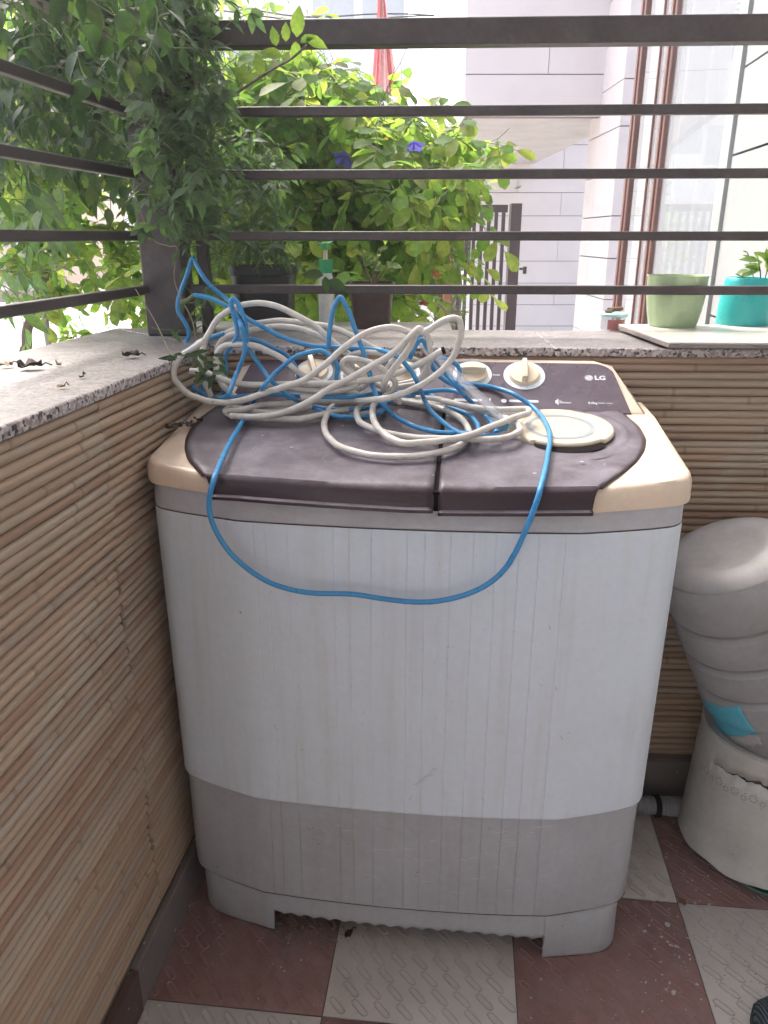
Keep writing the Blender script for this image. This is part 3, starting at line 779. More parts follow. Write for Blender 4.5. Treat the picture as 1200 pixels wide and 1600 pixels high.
cable('blue_cable', blue2, RBl, 'blue_cable', 'blue cable curling out of the green leaves left of the black planter', 'blue cables in the tangle')
cable('blue_cable', blue3, RBl, 'blue_cable', 'blue cable looping down through the left side of the tangle', 'blue cables in the tangle')
blue4 = (Y([(513, 545), (515, 521), (519, 491), (530, 465), (541, 480), (552, 506), (562, 536), (571, 560), (577, 582), (582, 606)], .25) + Y([(595, 630)], .21) + Hh([(614, 649), (642, 664), (675, 675), (707, 678), (729, 677), (760, 682), (778, 680)], .008))
cable('blue_cable', blue4, RBl, 'blue_cable', 'blue cable with a tall narrow peak in front of the brown square pot', 'blue cables in the tangle')
blueA = (Y([(525, 593), (527, 577), (523, 562), (508, 551), (493, 549), (466, 556), (444, 571), (425, 589)], .22) + Y([(412, 606)], .19) + Hh([(394, 632), (381, 656), (362, 688), (346, 720)], .004) + [(335, 745, 'h', .003), (328, 772, 'y', -.068)]
         + Y([(327, 800), (340, 835), (368, 873), (418, 909), (478, 926), (550, 928), (600, 936), (670, 941), (740, 925), (789, 890), (820, 832), (838, 785)], -.068) + [(846, 758, 'h', .003)] + Hh([(856, 715), (859, 685), (854, 662), (832, 636)], .004) + Hh([(805, 618), (780, 608), (745, 605), (717, 604)], .02) + Y([(712, 600), (718, 588), (716, 573), (703, 564), (679, 558)], .33))
cable('blue_cable', blueA, RBl, 'blue_cable', 'blue cable drooping in a wide loop down the white front of the washing machine', 'blue cables in the tangle')
blueH = Y([(640, 560), (650, 540), (660, 532), (668, 547), (681, 562), (697, 584)], .25) + Y([(714, 606)], .22) + Hh([(740, 632), (758, 650), (770, 664), (776, 676)], .006)
cable('blue_cable', blueH, RBl, 'blue_cable', 'blue cable running down from the bundled top to the round spin cover', 'blue cables in the tangle')
blueI = Y([(645, 545), (655, 528), (666, 521), (673, 536), (671, 551), (675, 573), (688, 590), (712, 603), (735, 608)], .28)
cable('blue_cable', blueI, RBl, 'blue_cable', 'blue cable hooked over behind the white bundle beside the wash dial', 'blue cables in the tangle')
blueK = Hh([(352, 622), (374, 621), (420, 617), (480, 620), (540, 622), (597, 614), (653, 614), (699, 610), (720, 615)], .03)
cable('blue_cable', blueK, RBl, 'blue_cable', 'blue cable lying nearly straight across the back of the lids under the heap', 'blue cables in the tangle')
blueG = Y([(466, 612), (465, 585), (458, 567), (444, 553), (420, 541), (402, 533), (380, 531), (362, 542), (352, 560), (354, 578), (351, 600), (347, 636), (334, 652), (321, 654), (317, 622), (316, 600)], .31)
cable('blue_cable', blueG, RBl, 'blue_cable', 'blue cable dropping behind the white arches to a small corner on the lid', 'blue cables in the tangle')

g_ = 'off-white cables in the tangle'
w1 = Y([(330, 620), (316, 590), (314, 566), (318, 545), (325, 524), (340, 500), (360, 485), (390, 475), (422, 476), (455, 489), (487, 506), (505, 521), (525, 540), (560, 566), (580, 590), (560, 610)], .28) + Hh([(520, 618), (470, 622)], .03)
cable('white_cable', w1, RW, 'white_cable', 'off-white cable forming the tallest arch in front of the black planter', g_)
w2 = (Y([(318, 535), (306, 542), (282, 558), (273, 573), (271, 588), (279, 602), (295, 617), (319, 626), (347, 630), (370, 628), (402, 619), (425, 611), (450, 603), (480, 592), (512, 567), (545, 538), (577, 519), (610, 512), (632, 517), (647, 526), (640, 545), (620, 570), (600, 600)], .20) + Hh([(605, 618), (625, 628)], .02))
cable('white_cable', w2, RW, 'white_cable', 'off-white cable making the outermost loop over the left granite edge', g_)
w3 = (Hh([(360, 650), (400, 652)], .01) + Y([(444, 645), (480, 630), (512, 610), (545, 593), (577, 575), (610, 556), (632, 536), (655, 514), (660, 521), (686, 506), (712, 497), (721, 512), (718, 534), (707, 560), (686, 584), (653, 606), (621, 619), (588, 625)], .185) + Hh([(545, 628), (497, 628), (450, 632), (410, 633), (375, 642), (355, 643)], .012))
cable('white_cable', w3, RW, 'white_cable', 'off-white cable rising to a big round loop left of the dials', g_)
w4 = Y([(297, 580), (325, 584), (368, 600), (412, 602), (477, 600), (520, 600), (545, 598), (588, 593), (632, 580), (668, 562), (692, 548)], .24)
cable('white_cable', w4, RW, 'white_cable', 'off-white cable whose cut end with a black tip points at the back ledge', g_)
w5 = Y([(300, 600), (285, 580), (292, 555), (314, 534), (347, 524), (379, 511), (412, 504), (444, 502), (487, 507), (520, 513), (552, 527), (590, 548), (640, 560), (665, 575), (650, 596), (600, 604)], .33)
cable('white_cable', w5, RW, 'white_cable', 'off-white cable in the hindmost low arch along the granite ledge', g_)
w6 = Y([(360, 610), (345, 580), (338, 556), (347, 530), (381, 519), (412, 513), (444, 511), (477, 517), (520, 537), (545, 560), (550, 590), (530, 612)], .30)
cable('white_cable', w6, RW, 'white_cable', 'off-white cable in the second low arch behind the blue crossing', g_)
w7 = Y([(370, 622), (345, 600), (338, 565), (347, 543), (368, 539), (399, 541), (425, 552), (444, 562), (470, 585), (520, 606), (560, 616)], .26)
cable('white_cable', w7, RW, 'white_cable', 'off-white cable in a tight inner loop in the left of the heap', g_)
w8 = Hh([(545, 641), (520, 645), (480, 654), (444, 656), (390, 653), (364, 651), (352, 644), (362, 637), (390, 643), (433, 646), (470, 640), (520, 628), (560, 622), (600, 622)], .004)
cable('white_cable', w8, RW, 'white_cable', 'off-white cable lying lowest on the wash lid at the left front of the heap', g_)
w9 = Hh([(700, 636), (653, 629), (600, 626), (528, 632), (512, 647), (506, 664), (515, 686), (536, 701), (577, 712), (621, 715), (664, 712), (697, 705), (725, 692), (733, 675), (718, 653), (686, 638), (653, 631), (621, 627)], .003)
cable('white_cable', w9, RW, 'white_cable', 'off-white cable in the front-most big loop across both lids', g_)
w10 = Hh([(600, 622), (571, 630), (558, 642), (560, 658), (577, 668), (610, 679), (653, 685), (686, 686), (740, 687), (785, 686), (808, 678), (811, 667), (797, 657), (760, 645), (720, 634), (685, 625), (650, 622)], .010)
cable('white_cable', w10, RW, 'white_cable', 'off-white cable running right to a rounded turn on the cream spin cover', g_)
w11 = Hh([(595, 618), (584, 632), (582, 649), (588, 666), (606, 684), (632, 694), (664, 692), (697, 688), (740, 679), (770, 666), (805, 653), (826, 646), (820, 640), (780, 641), (740, 638), (690, 627)], .020)
cable('white_cable', w11, RW, 'white_cable', 'off-white cable with a sharp hairpin at its right end near the dial', g_)
w12 = Y([(600, 605), (560, 590), (540, 570), (555, 552), (590, 552), (620, 556), (655, 566), (668, 585), (650, 602), (610, 606)], .27)
cable('white_cable', w12, RW, 'white_cable', 'short off-white cable loop circling in front of the hidden dials', g_)
w13 = Y([(420, 600), (460, 608), (520, 613), (560, 600), (535, 575), (545, 560), (590, 572), (620, 600), (600, 620)], .24)
cable('white_cable', w13, RW, 'white_cable', 'off-white cable knotted in the middle of the heap', g_)
w14 = Y([(600, 604), (603, 580), (625, 552), (650, 522), (662, 518), (672, 540), (668, 575), (655, 600)], .25)
cable('white_cable', w14, RW, 'white_cable', 'off-white cable doubled back up through the raised bundle', g_)
# black tip on the cut cable
p = cable_points(w4, RW)[-1]; q = cable_points(w4, RW)[-2]; d = (p - q).normalized()
mb = MB(); mb.tube([p - d * .002, p + d * .004], RW * 1.18, 12); tip = mb.build('cable_tip', 'black', bpy.data.objects['white_cable.003'], smooth=50)

# clear plastic strip with a blue plug end
M['clear'] = plain('clear_dusty_plastic', (.62, .62, .66), .25, 0, .5, .24, 0)
a = hit(652, 530, mg(0, .26, 0), MV); b = hit(786, 655, mg(0, .20, 0), MV)
ts = empty('plastic_strip', a, 0, 'clear ribbed plastic strip slanting across the dials down to the spin cover', 'strip')
d = (b - a); L = d.length; u = d.normalized(); v_ = Vector((0, -.35, 1)).cross(u).normalized(); w_ = u.cross(v_)
mb = MB(); mb.obox(u * L / 2, u, v_, w_, L / 2, .0095, .0010); mb.build('strip_web', 'clear', ts, bevel=.001)
for s_ in (-.0090, .0090):
    mb = MB(); mb.obox(u * L / 2 + v_ * s_ + w_ * .001, u, v_, w_, L / 2, .0013, .0022); mb.build('rib', 'clear', ts, bevel=.0006)
pq = hit(782, 668, mg(0, .17, 0), MV); 
M['blue_plug'] = plain('blue_plug_plastic', (.10, .33, .52), .35, 0, .5)
M['clear_plug'] = plain('clear_plug_plastic', (.55, .62, .66), .2, 0, .6, .6)
plug = empty('cable_plug', pq, R(35), 'small blue cable plug with clear tip resting beside the spin cover', 'plug')
mb = MB(); mb.box(-.014, .014, -.007, .007, -.006, .008); mb.build('plug_body', 'blue_plug', plug, bevel=.003)
mb = MB(); mb.box(.0145, .032, -.0058, .0058, -.004, .005); mb.build('plug_tip', 'clear_plug', plug, bevel=.0015)
mb = MB(); mb.obox((.012, 0, .0105), Vector((.97, 0, .2)), (0, 1, 0), Vector((-.2, 0, .97)), .013, .003, .0008); mb.build('latch', 'clear_plug', plug)

# bits of bare steel wire standing in the heap
M['wire'] = plain('dull_wire', (.12, .11, .11), .4, .7)

# ================================================================== THINGS ON THE LEDGE
M['slab'] = aged('pale_stone_offcut', (.52, .50, .45), .35, (.38, .36, .33), .3, 4, obj='World', fine=.05)
M['slab_edge'] = aged('rough_slab_edge', (.26, .22, .21), .8, (.12, .10, .10), .5, 30, obj='World')
SZ = ZT + .006
c1 = on_z(1046, 533, SZ + .013); c2 = on_z(966, 505, SZ + .013)
sl_u = bl; dirv = (Vector((c2.x, c2.y, 0)) - Vector((c1.x, c1.y, 0)))
so = empty('stone_slab', (c1.x, c1.y, ZT), 0, 'pale polished stone slab offcut lying on the granite ledge under two planters', 'slab')
mb = MB(); pa = Vector((0, 0)); pb = Vector((dirv.x, dirv.y)); R2 = Vector((bl.x, bl.y)) * .95
pol = [pa, pa + R2, pb + R2 * 1.05, pb]
mb.prism([(p_.x, p_.y) for p_ in pol], .0052, .0125, 0); mb.build('slab_body', 'slab_edge', so, bevel=.001)
mb = MB(); ins = .0008
mb.prism([(p_.x, p_.y) for p_ in pol], .0127, .0172, 0); mb.build('slab_face', 'slab', so, bevel=.0015)
mb = MB(); mb.box(.12, .20, .06, .12, 0.0002, .005); mb.box(.55, .62, .06, .14, .0002, .005); mb.box(.02, .08, .2, .24, .0002, .005); mb.build('packing_piece', 'slab_edge', so)
STOP = ZT + .0173

def leafmat(name, cols, tcol, tw=.45, rough=.45):
    m = bpy.data.materials.new(name); m.use_nodes = True; t = m.node_tree; t.nodes.clear()
    o = t.nodes.new('ShaderNodeOutputMaterial'); p = t.nodes.new('ShaderNodeBsdfPrincipled'); tr = t.nodes.new('ShaderNodeBsdfTranslucent'); mx = t.nodes.new('ShaderNodeMixShader')
    g = t.nodes.new('ShaderNodeNewGeometry'); oi = t.nodes.new('ShaderNodeObjectInfo')
    ad = t.nodes.new('ShaderNodeMath'); ad.operation = 'ADD'; t.links.new(g.outputs['Random Per Island'], ad.inputs[0]); t.links.new(oi.outputs['Random'], ad.inputs[1])
    fr = t.nodes.new('ShaderNodeMath'); fr.operation = 'FRACT'; t.links.new(ad.outputs[0], fr.inputs[0])
    r1 = ramp(t, [(i / (len(cols) - 1), c) for i, c in enumerate(cols)]); t.links.new(fr.outputs[0], r1.inputs[0])
    r2 = ramp(t, [(i / (len(tcol) - 1), c) for i, c in enumerate(tcol)]); t.links.new(fr.outputs[0], r2.inputs[0])
    v = coords(t, 'Object'); n = ramp(t, [(.3, (.7,) * 3), (.7, (1.15,) * 3)]); t.links.new(noi(t, v, 60, 3), n.inputs[0])
    t.links.new(mixc(t, 1, r1.outputs[0], n.outputs[0], 'MULTIPLY'), p.inputs['Base Color']); t.links.new(mixc(t, 1, r2.outputs[0], n.outputs[0], 'MULTIPLY'), tr.inputs[0])
    p.inputs['Roughness'].default_value = max(.55, rough); p.inputs['Specular IOR Level'].default_value = .28
    mx.inputs[0].default_value = tw; t.links.new(p.outputs[0], mx.inputs[1]); t.links.new(tr.outputs[0], mx.inputs[2]); t.links.new(mx.outputs[0], o.inputs[0])
    return m
M['leaf_pea'] = leafmat('pea_vine_leaf', [(.05, .12, .03), (.08, .17, .035), (.05, .13, .035), (.11, .20, .04), (.045, .10, .03), (.13, .15, .04), (.14, .10, .05)], [(.26, .48, .07), (.42, .62, .08), (.22, .44, .07), (.60, .70, .12), (.20, .38, .07)], .55)
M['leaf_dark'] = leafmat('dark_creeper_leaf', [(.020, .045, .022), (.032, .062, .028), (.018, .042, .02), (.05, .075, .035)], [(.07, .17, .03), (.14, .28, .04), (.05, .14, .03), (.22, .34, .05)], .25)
M['leaf_grey'] = leafmat('greyish_leaf', [(.055, .09, .055), (.085, .125, .075), (.042, .075, .045), (.11, .145, .09)], [(.15, .32, .08), (.25, .42, .09), (.12, .26, .07)], .35)
M['leaf_tree'] = leafmat('tree_leaf', [(.05, .11, .03), (.07, .15, .035), (.06, .12, .03)], [(.30, .5, .06), (.45, .6, .08), (.2, .42, .05)], .5)
M['leaf_varie'] = leafmat('variegated_leaf', [(.10, .14, .05), (.20, .22, .09), (.07, .12, .045)], [(.2, .3, .06), (.3, .35, .1)], .3)
M['stem'] = plain('green_stem', (.10, .13, .055), .7)
M['drystem'] = plain('dry_stem', (.20, .16, .11), .8)
M['bark'] = aged('bark', (.14, .105, .085), .9, (.07, .055, .05), .5, 20, spots=False, obj='World', fine=.3)
M['soil'] = plain('soil', (.045, .032, .025), .95, fine=.4)
M['petal_blue'] = leafmat('blue_petal', [(.06, .06, .26), (.08, .07, .30)], [(.12, .12, .45), (.15, .13, .5)], .4)
M['petal_red'] = leafmat('coral_petal', [(.45, .08, .06), (.5, .12, .09)], [(.6, .15, .1), (.6, .2, .15)], .4)
M['petal_yellow'] = leafmat('yellow_petal', [(.6, .5, .05), (.6, .45, .05)], [(.7, .6, .1), (.7, .6, .1)], .4)

def leaf_geo(mb, L, W, curl, fold, kind='ovate', base=Matrix(), mi=0):
    st = {'ovate': ((0, .06), (.18, .75), (.42, 1.0), (.7, .72), (1, .02)), 'obov': ((0, .08), (.25, .6), (.55, 1.0), (.82, .85), (1, .12)), 'lance': ((0, .06), (.2, .7), (.45, 1.0), (.75, .55), (1, .02))}[kind]
    mid, lf, rt = [], [], []
    for t, w_ in st:
        z = -curl * L * t * t; y = L * t
        mid.append(base @ Vector((0, y, z))); lf.append(base @ Vector((-W * w_ / 2, y, z + fold * W * w_))); rt.append(base @ Vector((W * w_ / 2, y, z + fold * W * w_)))
    n = len(st); mb.add(mid + lf + rt, [(i, i + 1, n + i + 1, n + i) for i in range(n - 1)] + [(i, 2 * n + i, 2 * n + i + 1, i + 1) for i in range(n - 1)], mi)
def pinnate(mb, L, pairs, lw_, kind='obov', base=Matrix(), seed=0, stem_mi=1):
    r_ = random.Random(seed)
    pts = [base @ Vector((0, L * t, -L * .25 * t * t)) for t in (0, .35, .7, 1)]
    mb.tube(pts, L * .010, 3, stem_mi, capped=False)
    for i in range(pairs):
        t = .35 + .6 * i / pairs
        for s_ in (-1, 1):
            m = base @ Matrix.Translation((0, L * t, -L * .25 * t * t)) @ Matrix.Rotation(s_ * R(r_.uniform(-80, -55)), 4, 'Z') @ Matrix.Rotation(R(r_.uniform(-35, 15)), 4, 'X') @ Matrix.Rotation(R(r_.uniform(-25, 25)), 4, 'Y')
            leaf_geo(mb, lw_ * r_.uniform(.85, 1.1), lw_ * .66, .15, .10, kind, m)
    m = base @ Matrix.Translation((0, L, -L * .25)) @ Matrix.Rotation(R(-20), 4, 'X'); leaf_geo(mb, lw_ * 1.15, lw_ * .72, .15, .1, kind, m)
def leaf_templates(kind):
    out = []
    for s_ in range(5):
        mb = MB(); r_ = random.Random(s_)
        if kind == 'pea': pinnate(mb, .075, 2, .043, 'obov', seed=s_)
        elif kind == 'dark': leaf_geo(mb, .062, .034, r_.uniform(.1, .35), r_.uniform(.05, .2), 'ovate')
        elif kind == 'grey':
            leaf_geo(mb, .052, .017, r_.uniform(.1, .35), r_.uniform(.05, .2), 'lance')
        elif kind == 'guava': leaf_geo(mb, .11, .042, r_.uniform(.1, .4), r_.uniform(.08, .2), 'lance')
        elif kind == 'varie': leaf_geo(mb, .085, .045, .25, .12, 'ovate')
        elif kind == 'small': leaf_geo(mb, .030, .014, .2, .1, 'ovate')
        elif kind == 'fine': leaf_geo(mb, .022, .0045, .2, .1, 'lance')
        elif kind == 'lobed':
            for a_ in (-50, 0, 50): leaf_geo(mb, .048 if a_ else .06, .026, .15, .08, 'ovate', Matrix.Rotation(R(a_), 4, 'Z'))
        out.append(mb)
    return out
TPL = {k_: leaf_templates(k_) for k_ in ('pea', 'dark', 'grey', 'guava', 'varie', 'small', 'fine', 'lobed')}
def orient(d, up, roll):
    """matrix whose +Y is d"""
    y = Vector(d).normalized(); z = Vector(up) - y * Vector(up).dot(y)
    z = z.normalized() if z.length > 1e-4 else y.orthogonal().normalized(); x_ = y.cross(z)
    return Matrix((x_, y, z)).transposed().to_4x4() @ Matrix.Rotation(roll, 4, 'Y')
def foliage(plant, placements, mats, n_obj=300, big_first=True):
    """placements: (kind, Matrix). The largest in view become leaf objects; the rest one stuff part."""
    sc = []
    for i, (kd, m) in enumerate(placements):
        p = m.translation; x_, y_, d = proj(p); s_ = m.to_scale().x * {'pea': 2.2, 'guava': 1.8}.get(kd, 1)
        inv = -50 < x_ < 1250 and -50 < y_ < 1650
        sc.append(((s_ / max(d, .2)) * (1 if inv else .1), i))
    sc.sort(reverse=True); objs = set(i for _, i in sc[:n_obj]); meshes = {}; rest = MB()
    for i, (kd, m) in enumerate(placements):
        ti = i % 5; t = TPL[kd][ti]
        if i in objs:
            key = (kd, ti)
            if key not in meshes: meshes[key] = t.mesh('leaf_' + kd, mats, 80)
            o = link('leaf', meshes[key], plant); o.matrix_local = plant.matrix_world.inverted() @ m
        else:
            rest.add([m @ Vector(v) for v in t.v], [], 0); b = len(rest.v) - len(t.v)
            rest.f += [tuple(b + k_ for k_ in f) for f in t.f]; rest.m += t.m
    if rest.f:
        me = rest.mesh('foliage', mats, 80); o = link('foliage', me, plant); o.matrix_local = plant.matrix_world.inverted(); tag(o, kind='stuff')
def inpoly(x, y, P):
    c = False; n = len(P)
    for i in range(n):
        x1, y1 = P[i]; x2, y2 = P[(i + 1) % n]
        if (y1 > y) != (y2 > y) and x < (x2 - x1) * (y - y1) / (y2 - y1) + x1: c = not c
    return c
def grow(plant, region, yr, n_shoots, kind, mats, rs, n_obj=300, shoot_len=(.15, .4), step=.045, scale=(.8, 1.2), droop=.4, dens=.0, stem_r=.0016, extra=None, stem_mat='stem', tangle=.5, keepgap=None, bias=(0, 0, 0)):
    """shoots wander through the plant's own volume, leaves stand off them"""
    r_ = random.Random(rs); xs = [p[0] for p in region]; ys = [p[1] for p in region]; pl_ = list(extra or []); st = MB(); n = 0; tries = 0
    while n < n_shoots and tries < n_shoots * 60:
        tries += 1
        px, py = r_.uniform(min(xs), max(xs)), r_.uniform(min(ys), max(ys))
        if not inpoly(px, py, region): continue
        yy = r_.uniform(*yr); p = on_y(px, py, yy)
        if noise.noise(p * 3.3 + Vector((rs, 0, 0))) < dens: continue
        n += 1
        d = Vector((r_.uniform(-1, 1), r_.uniform(-.6, .6), r_.uniform(-.3, 1))).normalized() + Vector(bias); L = r_.uniform(*shoot_len); pts = [p.copy()]; l = 0
        while l < L:
            d = (d + Vector((r_.uniform(-1, 1), r_.uniform(-1, 1), r_.uniform(-1, 1) - droop * .6)) * tangle).normalized()
            p = p + d * step; l += step; pts.append(p.copy())
            px, py, _ = proj(p)
            if not inpoly(px, py, region): 
                if r_.random() < .5: break
            ld = (d * .4 + Vector((r_.uniform(-1, 1), r_.uniform(-1, 1), r_.uniform(-.8, .5) - droop))).normalized()
            up = Vector((r_.uniform(-.6, .6), r_.uniform(-1.0, .3), 1)).normalized()
            s_ = r_.uniform(*scale)
            pl_.append((kind if isinstance(kind, str) else r_.choice(kind), Matrix.Translation(p) @ orient(ld, up, r_.uniform(-.5, .5)) @ Matrix.Scale(s_, 4)))
        if len(pts) > 2: st.tube(catmull(pts, 2), stem_r, 4, 0, stem_r * .5, False)
    foliage(plant, pl_, mats, n_obj)
    me = st.mesh('stems', [stem_mat], 60); o = link('stems', me, plant); o.matrix_local = plant.matrix_world.inverted(); tag(o, kind='stuff')
    return pl_

# green scalloped planter
def planter(name, loc, prof, mat, label, cat='plant pot', flutes=0, amp=.0, sq=0, seg=64, th=.003, rim=None):
    e_ = empty(name, loc, 0, label, cat)
    rows = []
    def rad(th_):
        if flutes: return 1 + amp * abs(math.cos(flutes * th_ / 2))
        if sq: c_, s_ = abs(math.cos(th_)), abs(math.sin(th_)); return 1 / (c_ ** sq + s_ ** sq) ** (1 / sq)
        return 1
    allp = list(prof) + [(r_ - th, z) for r_, z in prof[::-1][:-1]] + [(prof[0][0] - th, prof[0][1] + th)]
    for r_, z in allp:
        rows.append([(r_ * rad(2 * math.pi * j / seg) * math.cos(2 * math.pi * j / seg), r_ * rad(2 * math.pi * j / seg) * math.sin(2 * math.pi * j / seg), z) for j in range(seg)])
    mb = MB(); mb.grid(rows, 0, True); n = seg
    mb.f += [tuple(range(n))[::-1], tuple(len(mb.v) - n + i for i in range(n))]; mb.m += [0, 0]
    mb.build('pot_wall', mat, e_, smooth=35)
    so_ = MB(); zt = prof[-1][1] - .025; rt = prof[-1][0] - th * 1.6
    so_.add([(rt * .97 * rad(2 * math.pi * j / seg) * math.cos(2 * math.pi * j / seg), rt * .97 * rad(2 * math.pi * j / seg) * math.sin(2 * math.pi * j / seg), zt) for j in range(seg)], [tuple(range(seg))]); so_.build('soil', 'soil', e_)
    return e_
M['pot_green'] = aged('sage_green_plastic', (.36, .46, .28), .4, (.29, .38, .20), .4, 8, fine=.05)
M['pot_teal'] = aged('turquoise_plastic', (.045, .44, .44), .35, (.05, .36, .36), .3, 10, fine=.05, spots=False)
M['pot_black'] = aged('black_plastic', (.022, .024, .026), .45, (.06, .06, .06), .4, 10)
M['pot_brown'] = aged('brown_plastic', (.065, .040, .038), .45, (.12, .09, .085), .4, 10)
def ledge_xy(px, py, z): p = on_z(px, py, z); return p
pg = on_z(1060, 513, STOP)
zs_ = 1.0
rG = (on_z(1100, 512, STOP).x - on_z(1030, 512, STOP).x) / 2
pg = pg + Vector((.003, rG, 0))
ptop = on_y(1065, 430, pg.y); Hg = ptop.z - STOP
planter('plant_pot', (pg.x, pg.y, STOP), [(rG * .98, 0), (rG * 1.03, .006), (rG * 1.15, Hg * .3), (rG * 1.24, Hg * .6), (rG * 1.27, Hg * .96), (rG * 1.31, Hg)], 'pot_green', 'pale sage green fluted plastic pot on the stone slab', flutes=10, amp=.035)
rT = .078; pt = on_z(1183, 512, STOP) + Vector((0, rT, 0))
rT = (pt.x - on_y(1120, 505, pt.y).x) ; Ht = on_y(1183, 433, pt.y).z - STOP
tp = empty('plant_pot', (pt.x, pt.y, STOP), 0, 'bright turquoise round tub pot at the right end of the ledge', 'plant pot')
mb = MB(); mb.lathe([(rT * .98, 0), (rT, .004), (rT * .97, Ht * .45), (rT * .87, Ht * .90), (rT * .84, Ht * .97), (rT * .80, Ht), (rT * .76, Ht * .985), (rT * .76, Ht * .9)], 64); mb.build('pot_wall', 'pot_teal', tp, smooth=30)
mb = MB(); mb.lathe([(rT * .75, Ht * .9), (rT * .2, Ht * .91)], 32); mb.build('soil', 'soil', tp)

# seedling in the turquoise pot
sd_ = empty('seedling', (pt.x, pt.y, STOP + Ht * .91), 0, 'young green seedling growing in the turquoise pot', 'plant')
bpy.context.view_layer.update()
pls = []; st = MB()
for (x0, y0, x1, y1, lv) in ((1178, 440, 1168, 395, 5), (1188, 440, 1185, 408, 6), (1194, 440, 1200, 405, 6), (1175, 440, 1150, 428, 2)):
    st = MB(); a_ = on_y(x0, y0, pt.y); b_ = on_y(x1, y1, pt.y + rnd.uniform(-.03, .03)); st.tube(catmull([a_, (a_ + b_) / 2 + Vector((.003, .002, 0)), b_], 4), .0013, 5); o = link('stem', st.mesh('stem', ['stem'], 60), sd_); o.matrix_local = sd_.matrix_world.inverted()
    for q in range(lv):
        p_ = a_.lerp(b_, .35 + .65 * (q + 1) / lv); dd = Vector((rnd.uniform(-1, 1), rnd.uniform(-1, .4), rnd.uniform(0, .6)))
        pls.append(('small' if y1 < 400 else 'varie', Matrix.Translation(p_) @ orient(dd, (0, -.7, .8), 0) @ Matrix.Scale(rnd.uniform(.8, 1.2) * (.5 if y1 < 400 else .42), 4)))
foliage(sd_, pls, ['leaf_tree', 'stem'])

# clear jar with turquoise lid behind the slab
jp = on_z(962, 517, ZT) + Vector((0, .03, 0)); jt = on_y(962, 494, jp.y)
jar = empty('jar', (jp.x, jp.y, ZT), 0, 'small clear plastic jar with pale turquoise lid beside the stone slab', 'jar')
hj = jt.z - ZT
mb = MB(); mb.lathe([(.027, 0), (.029, .003), (.029, hj)], 32); mb.build('jar_wall', 'clear', jar, smooth=40)
M['pink'] = plain('pink_label', (.45, .16, .16), .6); M['lid_aqua'] = plain('aqua_lid', (.35, .62, .62), .4)
mb = MB(); rows = [[(.0293 * math.cos(R(a_)), .0293 * math.sin(R(a_)), z) for a_ in range(-130, -39, 9)] for z in (.002, hj * .8)]; mb.grid(rows); mb.build('jar_label', 'pink', jar, solid=.0004)
mb = MB(); mb.lathe([(.033, hj), (.034, hj + .002), (.034, hj + .006), (.032, hj + .008), (.001, hj + .008)], 32); mb.build('jar_lid', 'lid_aqua', jar, smooth=40)
M['twig'] = plain('twig_brown', (.16, .08, .05), .8, fine=.4)
tw = empty('bark_piece', (jp.x, jp.y, ZT + hj + .0085), .3, 'curled brown bit of bark lying on the turquoise jar lid', 'bark')
mb = MB(); mb.tube([(-.016, .0, .006), (-.004, .001, .006), (.008, .0, .008), (.022, -.003, .009)], .0058, 8, r1=.0045); mb.build('bark_roll', 'twig', tw, smooth=50)
mb = MB(); mb.tube([(-.026, -.004, .004), (-.018, -.006, .004), (-.010, -.006, .004)], .004, 7); mb.build('bark_chip', 'drystem', tw, smooth=50)

# black planter, spray bottle, brown pot on the shelf behind
def pot_at(px_c, py_b, z, yoff): p = on_z(px_c, py_b, z); return p
SHZ = CAPZ + .004
YB = 1.99
bx = on_y(402, 470, YB); bl_ = on_y(354, 415, YB - .06).x; br_ = on_y(458, 415, YB - .06).x; bt = on_y(400, 416, YB - .06).z
cxb = (bl_ + br_) / 2; rb = (br_ - bl_) / 2
bk = planter('plant_pot', (cxb, YB, SHZ), [(rb * .80, 0), (rb * .82, .01), (rb * .93, (bt - SHZ) * .80), (rb * .94, (bt - SHZ) * .86), (rb * 1.0, (bt - SHZ) * .87), (rb * 1.0, bt - SHZ)], 'pot_black', 'large black plastic planter behind the second lowest rail', sq=5)
YP = 1.97
xl = on_y(545, 445, YP - .05).x; xr = on_y(616, 445, YP - .05).x; ztp = on_y(580, 443, YP - .05).z
bp = planter('plant_pot', ((xl + xr) / 2, YP, SHZ), [((xr - xl) * .40, 0), ((xr - xl) * .41, .008), ((xr - xl) * .485, (ztp - SHZ) * .9), ((xr - xl) * .51, (ztp - SHZ) * .91), ((xr - xl) * .51, ztp - SHZ)], 'pot_brown', 'square dark brown plastic pot beside the white spray bottle', sq=6)
# spray bottle
M['bottle_white'] = aged('milky_bottle', (.62, .62, .60), .35, (.5, .48, .45), .3, 12); M['cap_green'] = plain('green_cap', (.02, .30, .11), .35); M['teal_label'] = plain('teal_band', (.05, .30, .27), .5)
ys_ = 1.86; sb = on_y(510, 505, ys_); rs_ = on_y(523, 480, ys_).x - on_y(498, 480, ys_).x
bt_ = on_y(510, 425, ys_).z
sp = empty('spray_bottle', (sb.x, ys_ + .02, ZT - .0), 0, 'white squeeze bottle with green collar and green nozzle between the black and brown pots', 'bottle')
rr_ = rs_ / 2; hb = bt_ - ZT
mb = MB(); mb.lathe([(rr_ * .9, 0), (rr_, .006), (rr_, hb * .72), (rr_ * .95, hb * .84), (rr_ * .72, hb * .97), (rr_ * .7, hb)], 32); mb.build('bottle_body', 'bottle_white', sp, smooth=35)
mb = MB(); rows = []
for q in range(2): rows.append([(rr_ * (.86 if j % 2 else .80) * math.cos(2 * math.pi * j / 48), rr_ * (.86 if j % 2 else .80) * math.sin(2 * math.pi * j / 48), hb - .003 + q * .030) for j in range(48)])
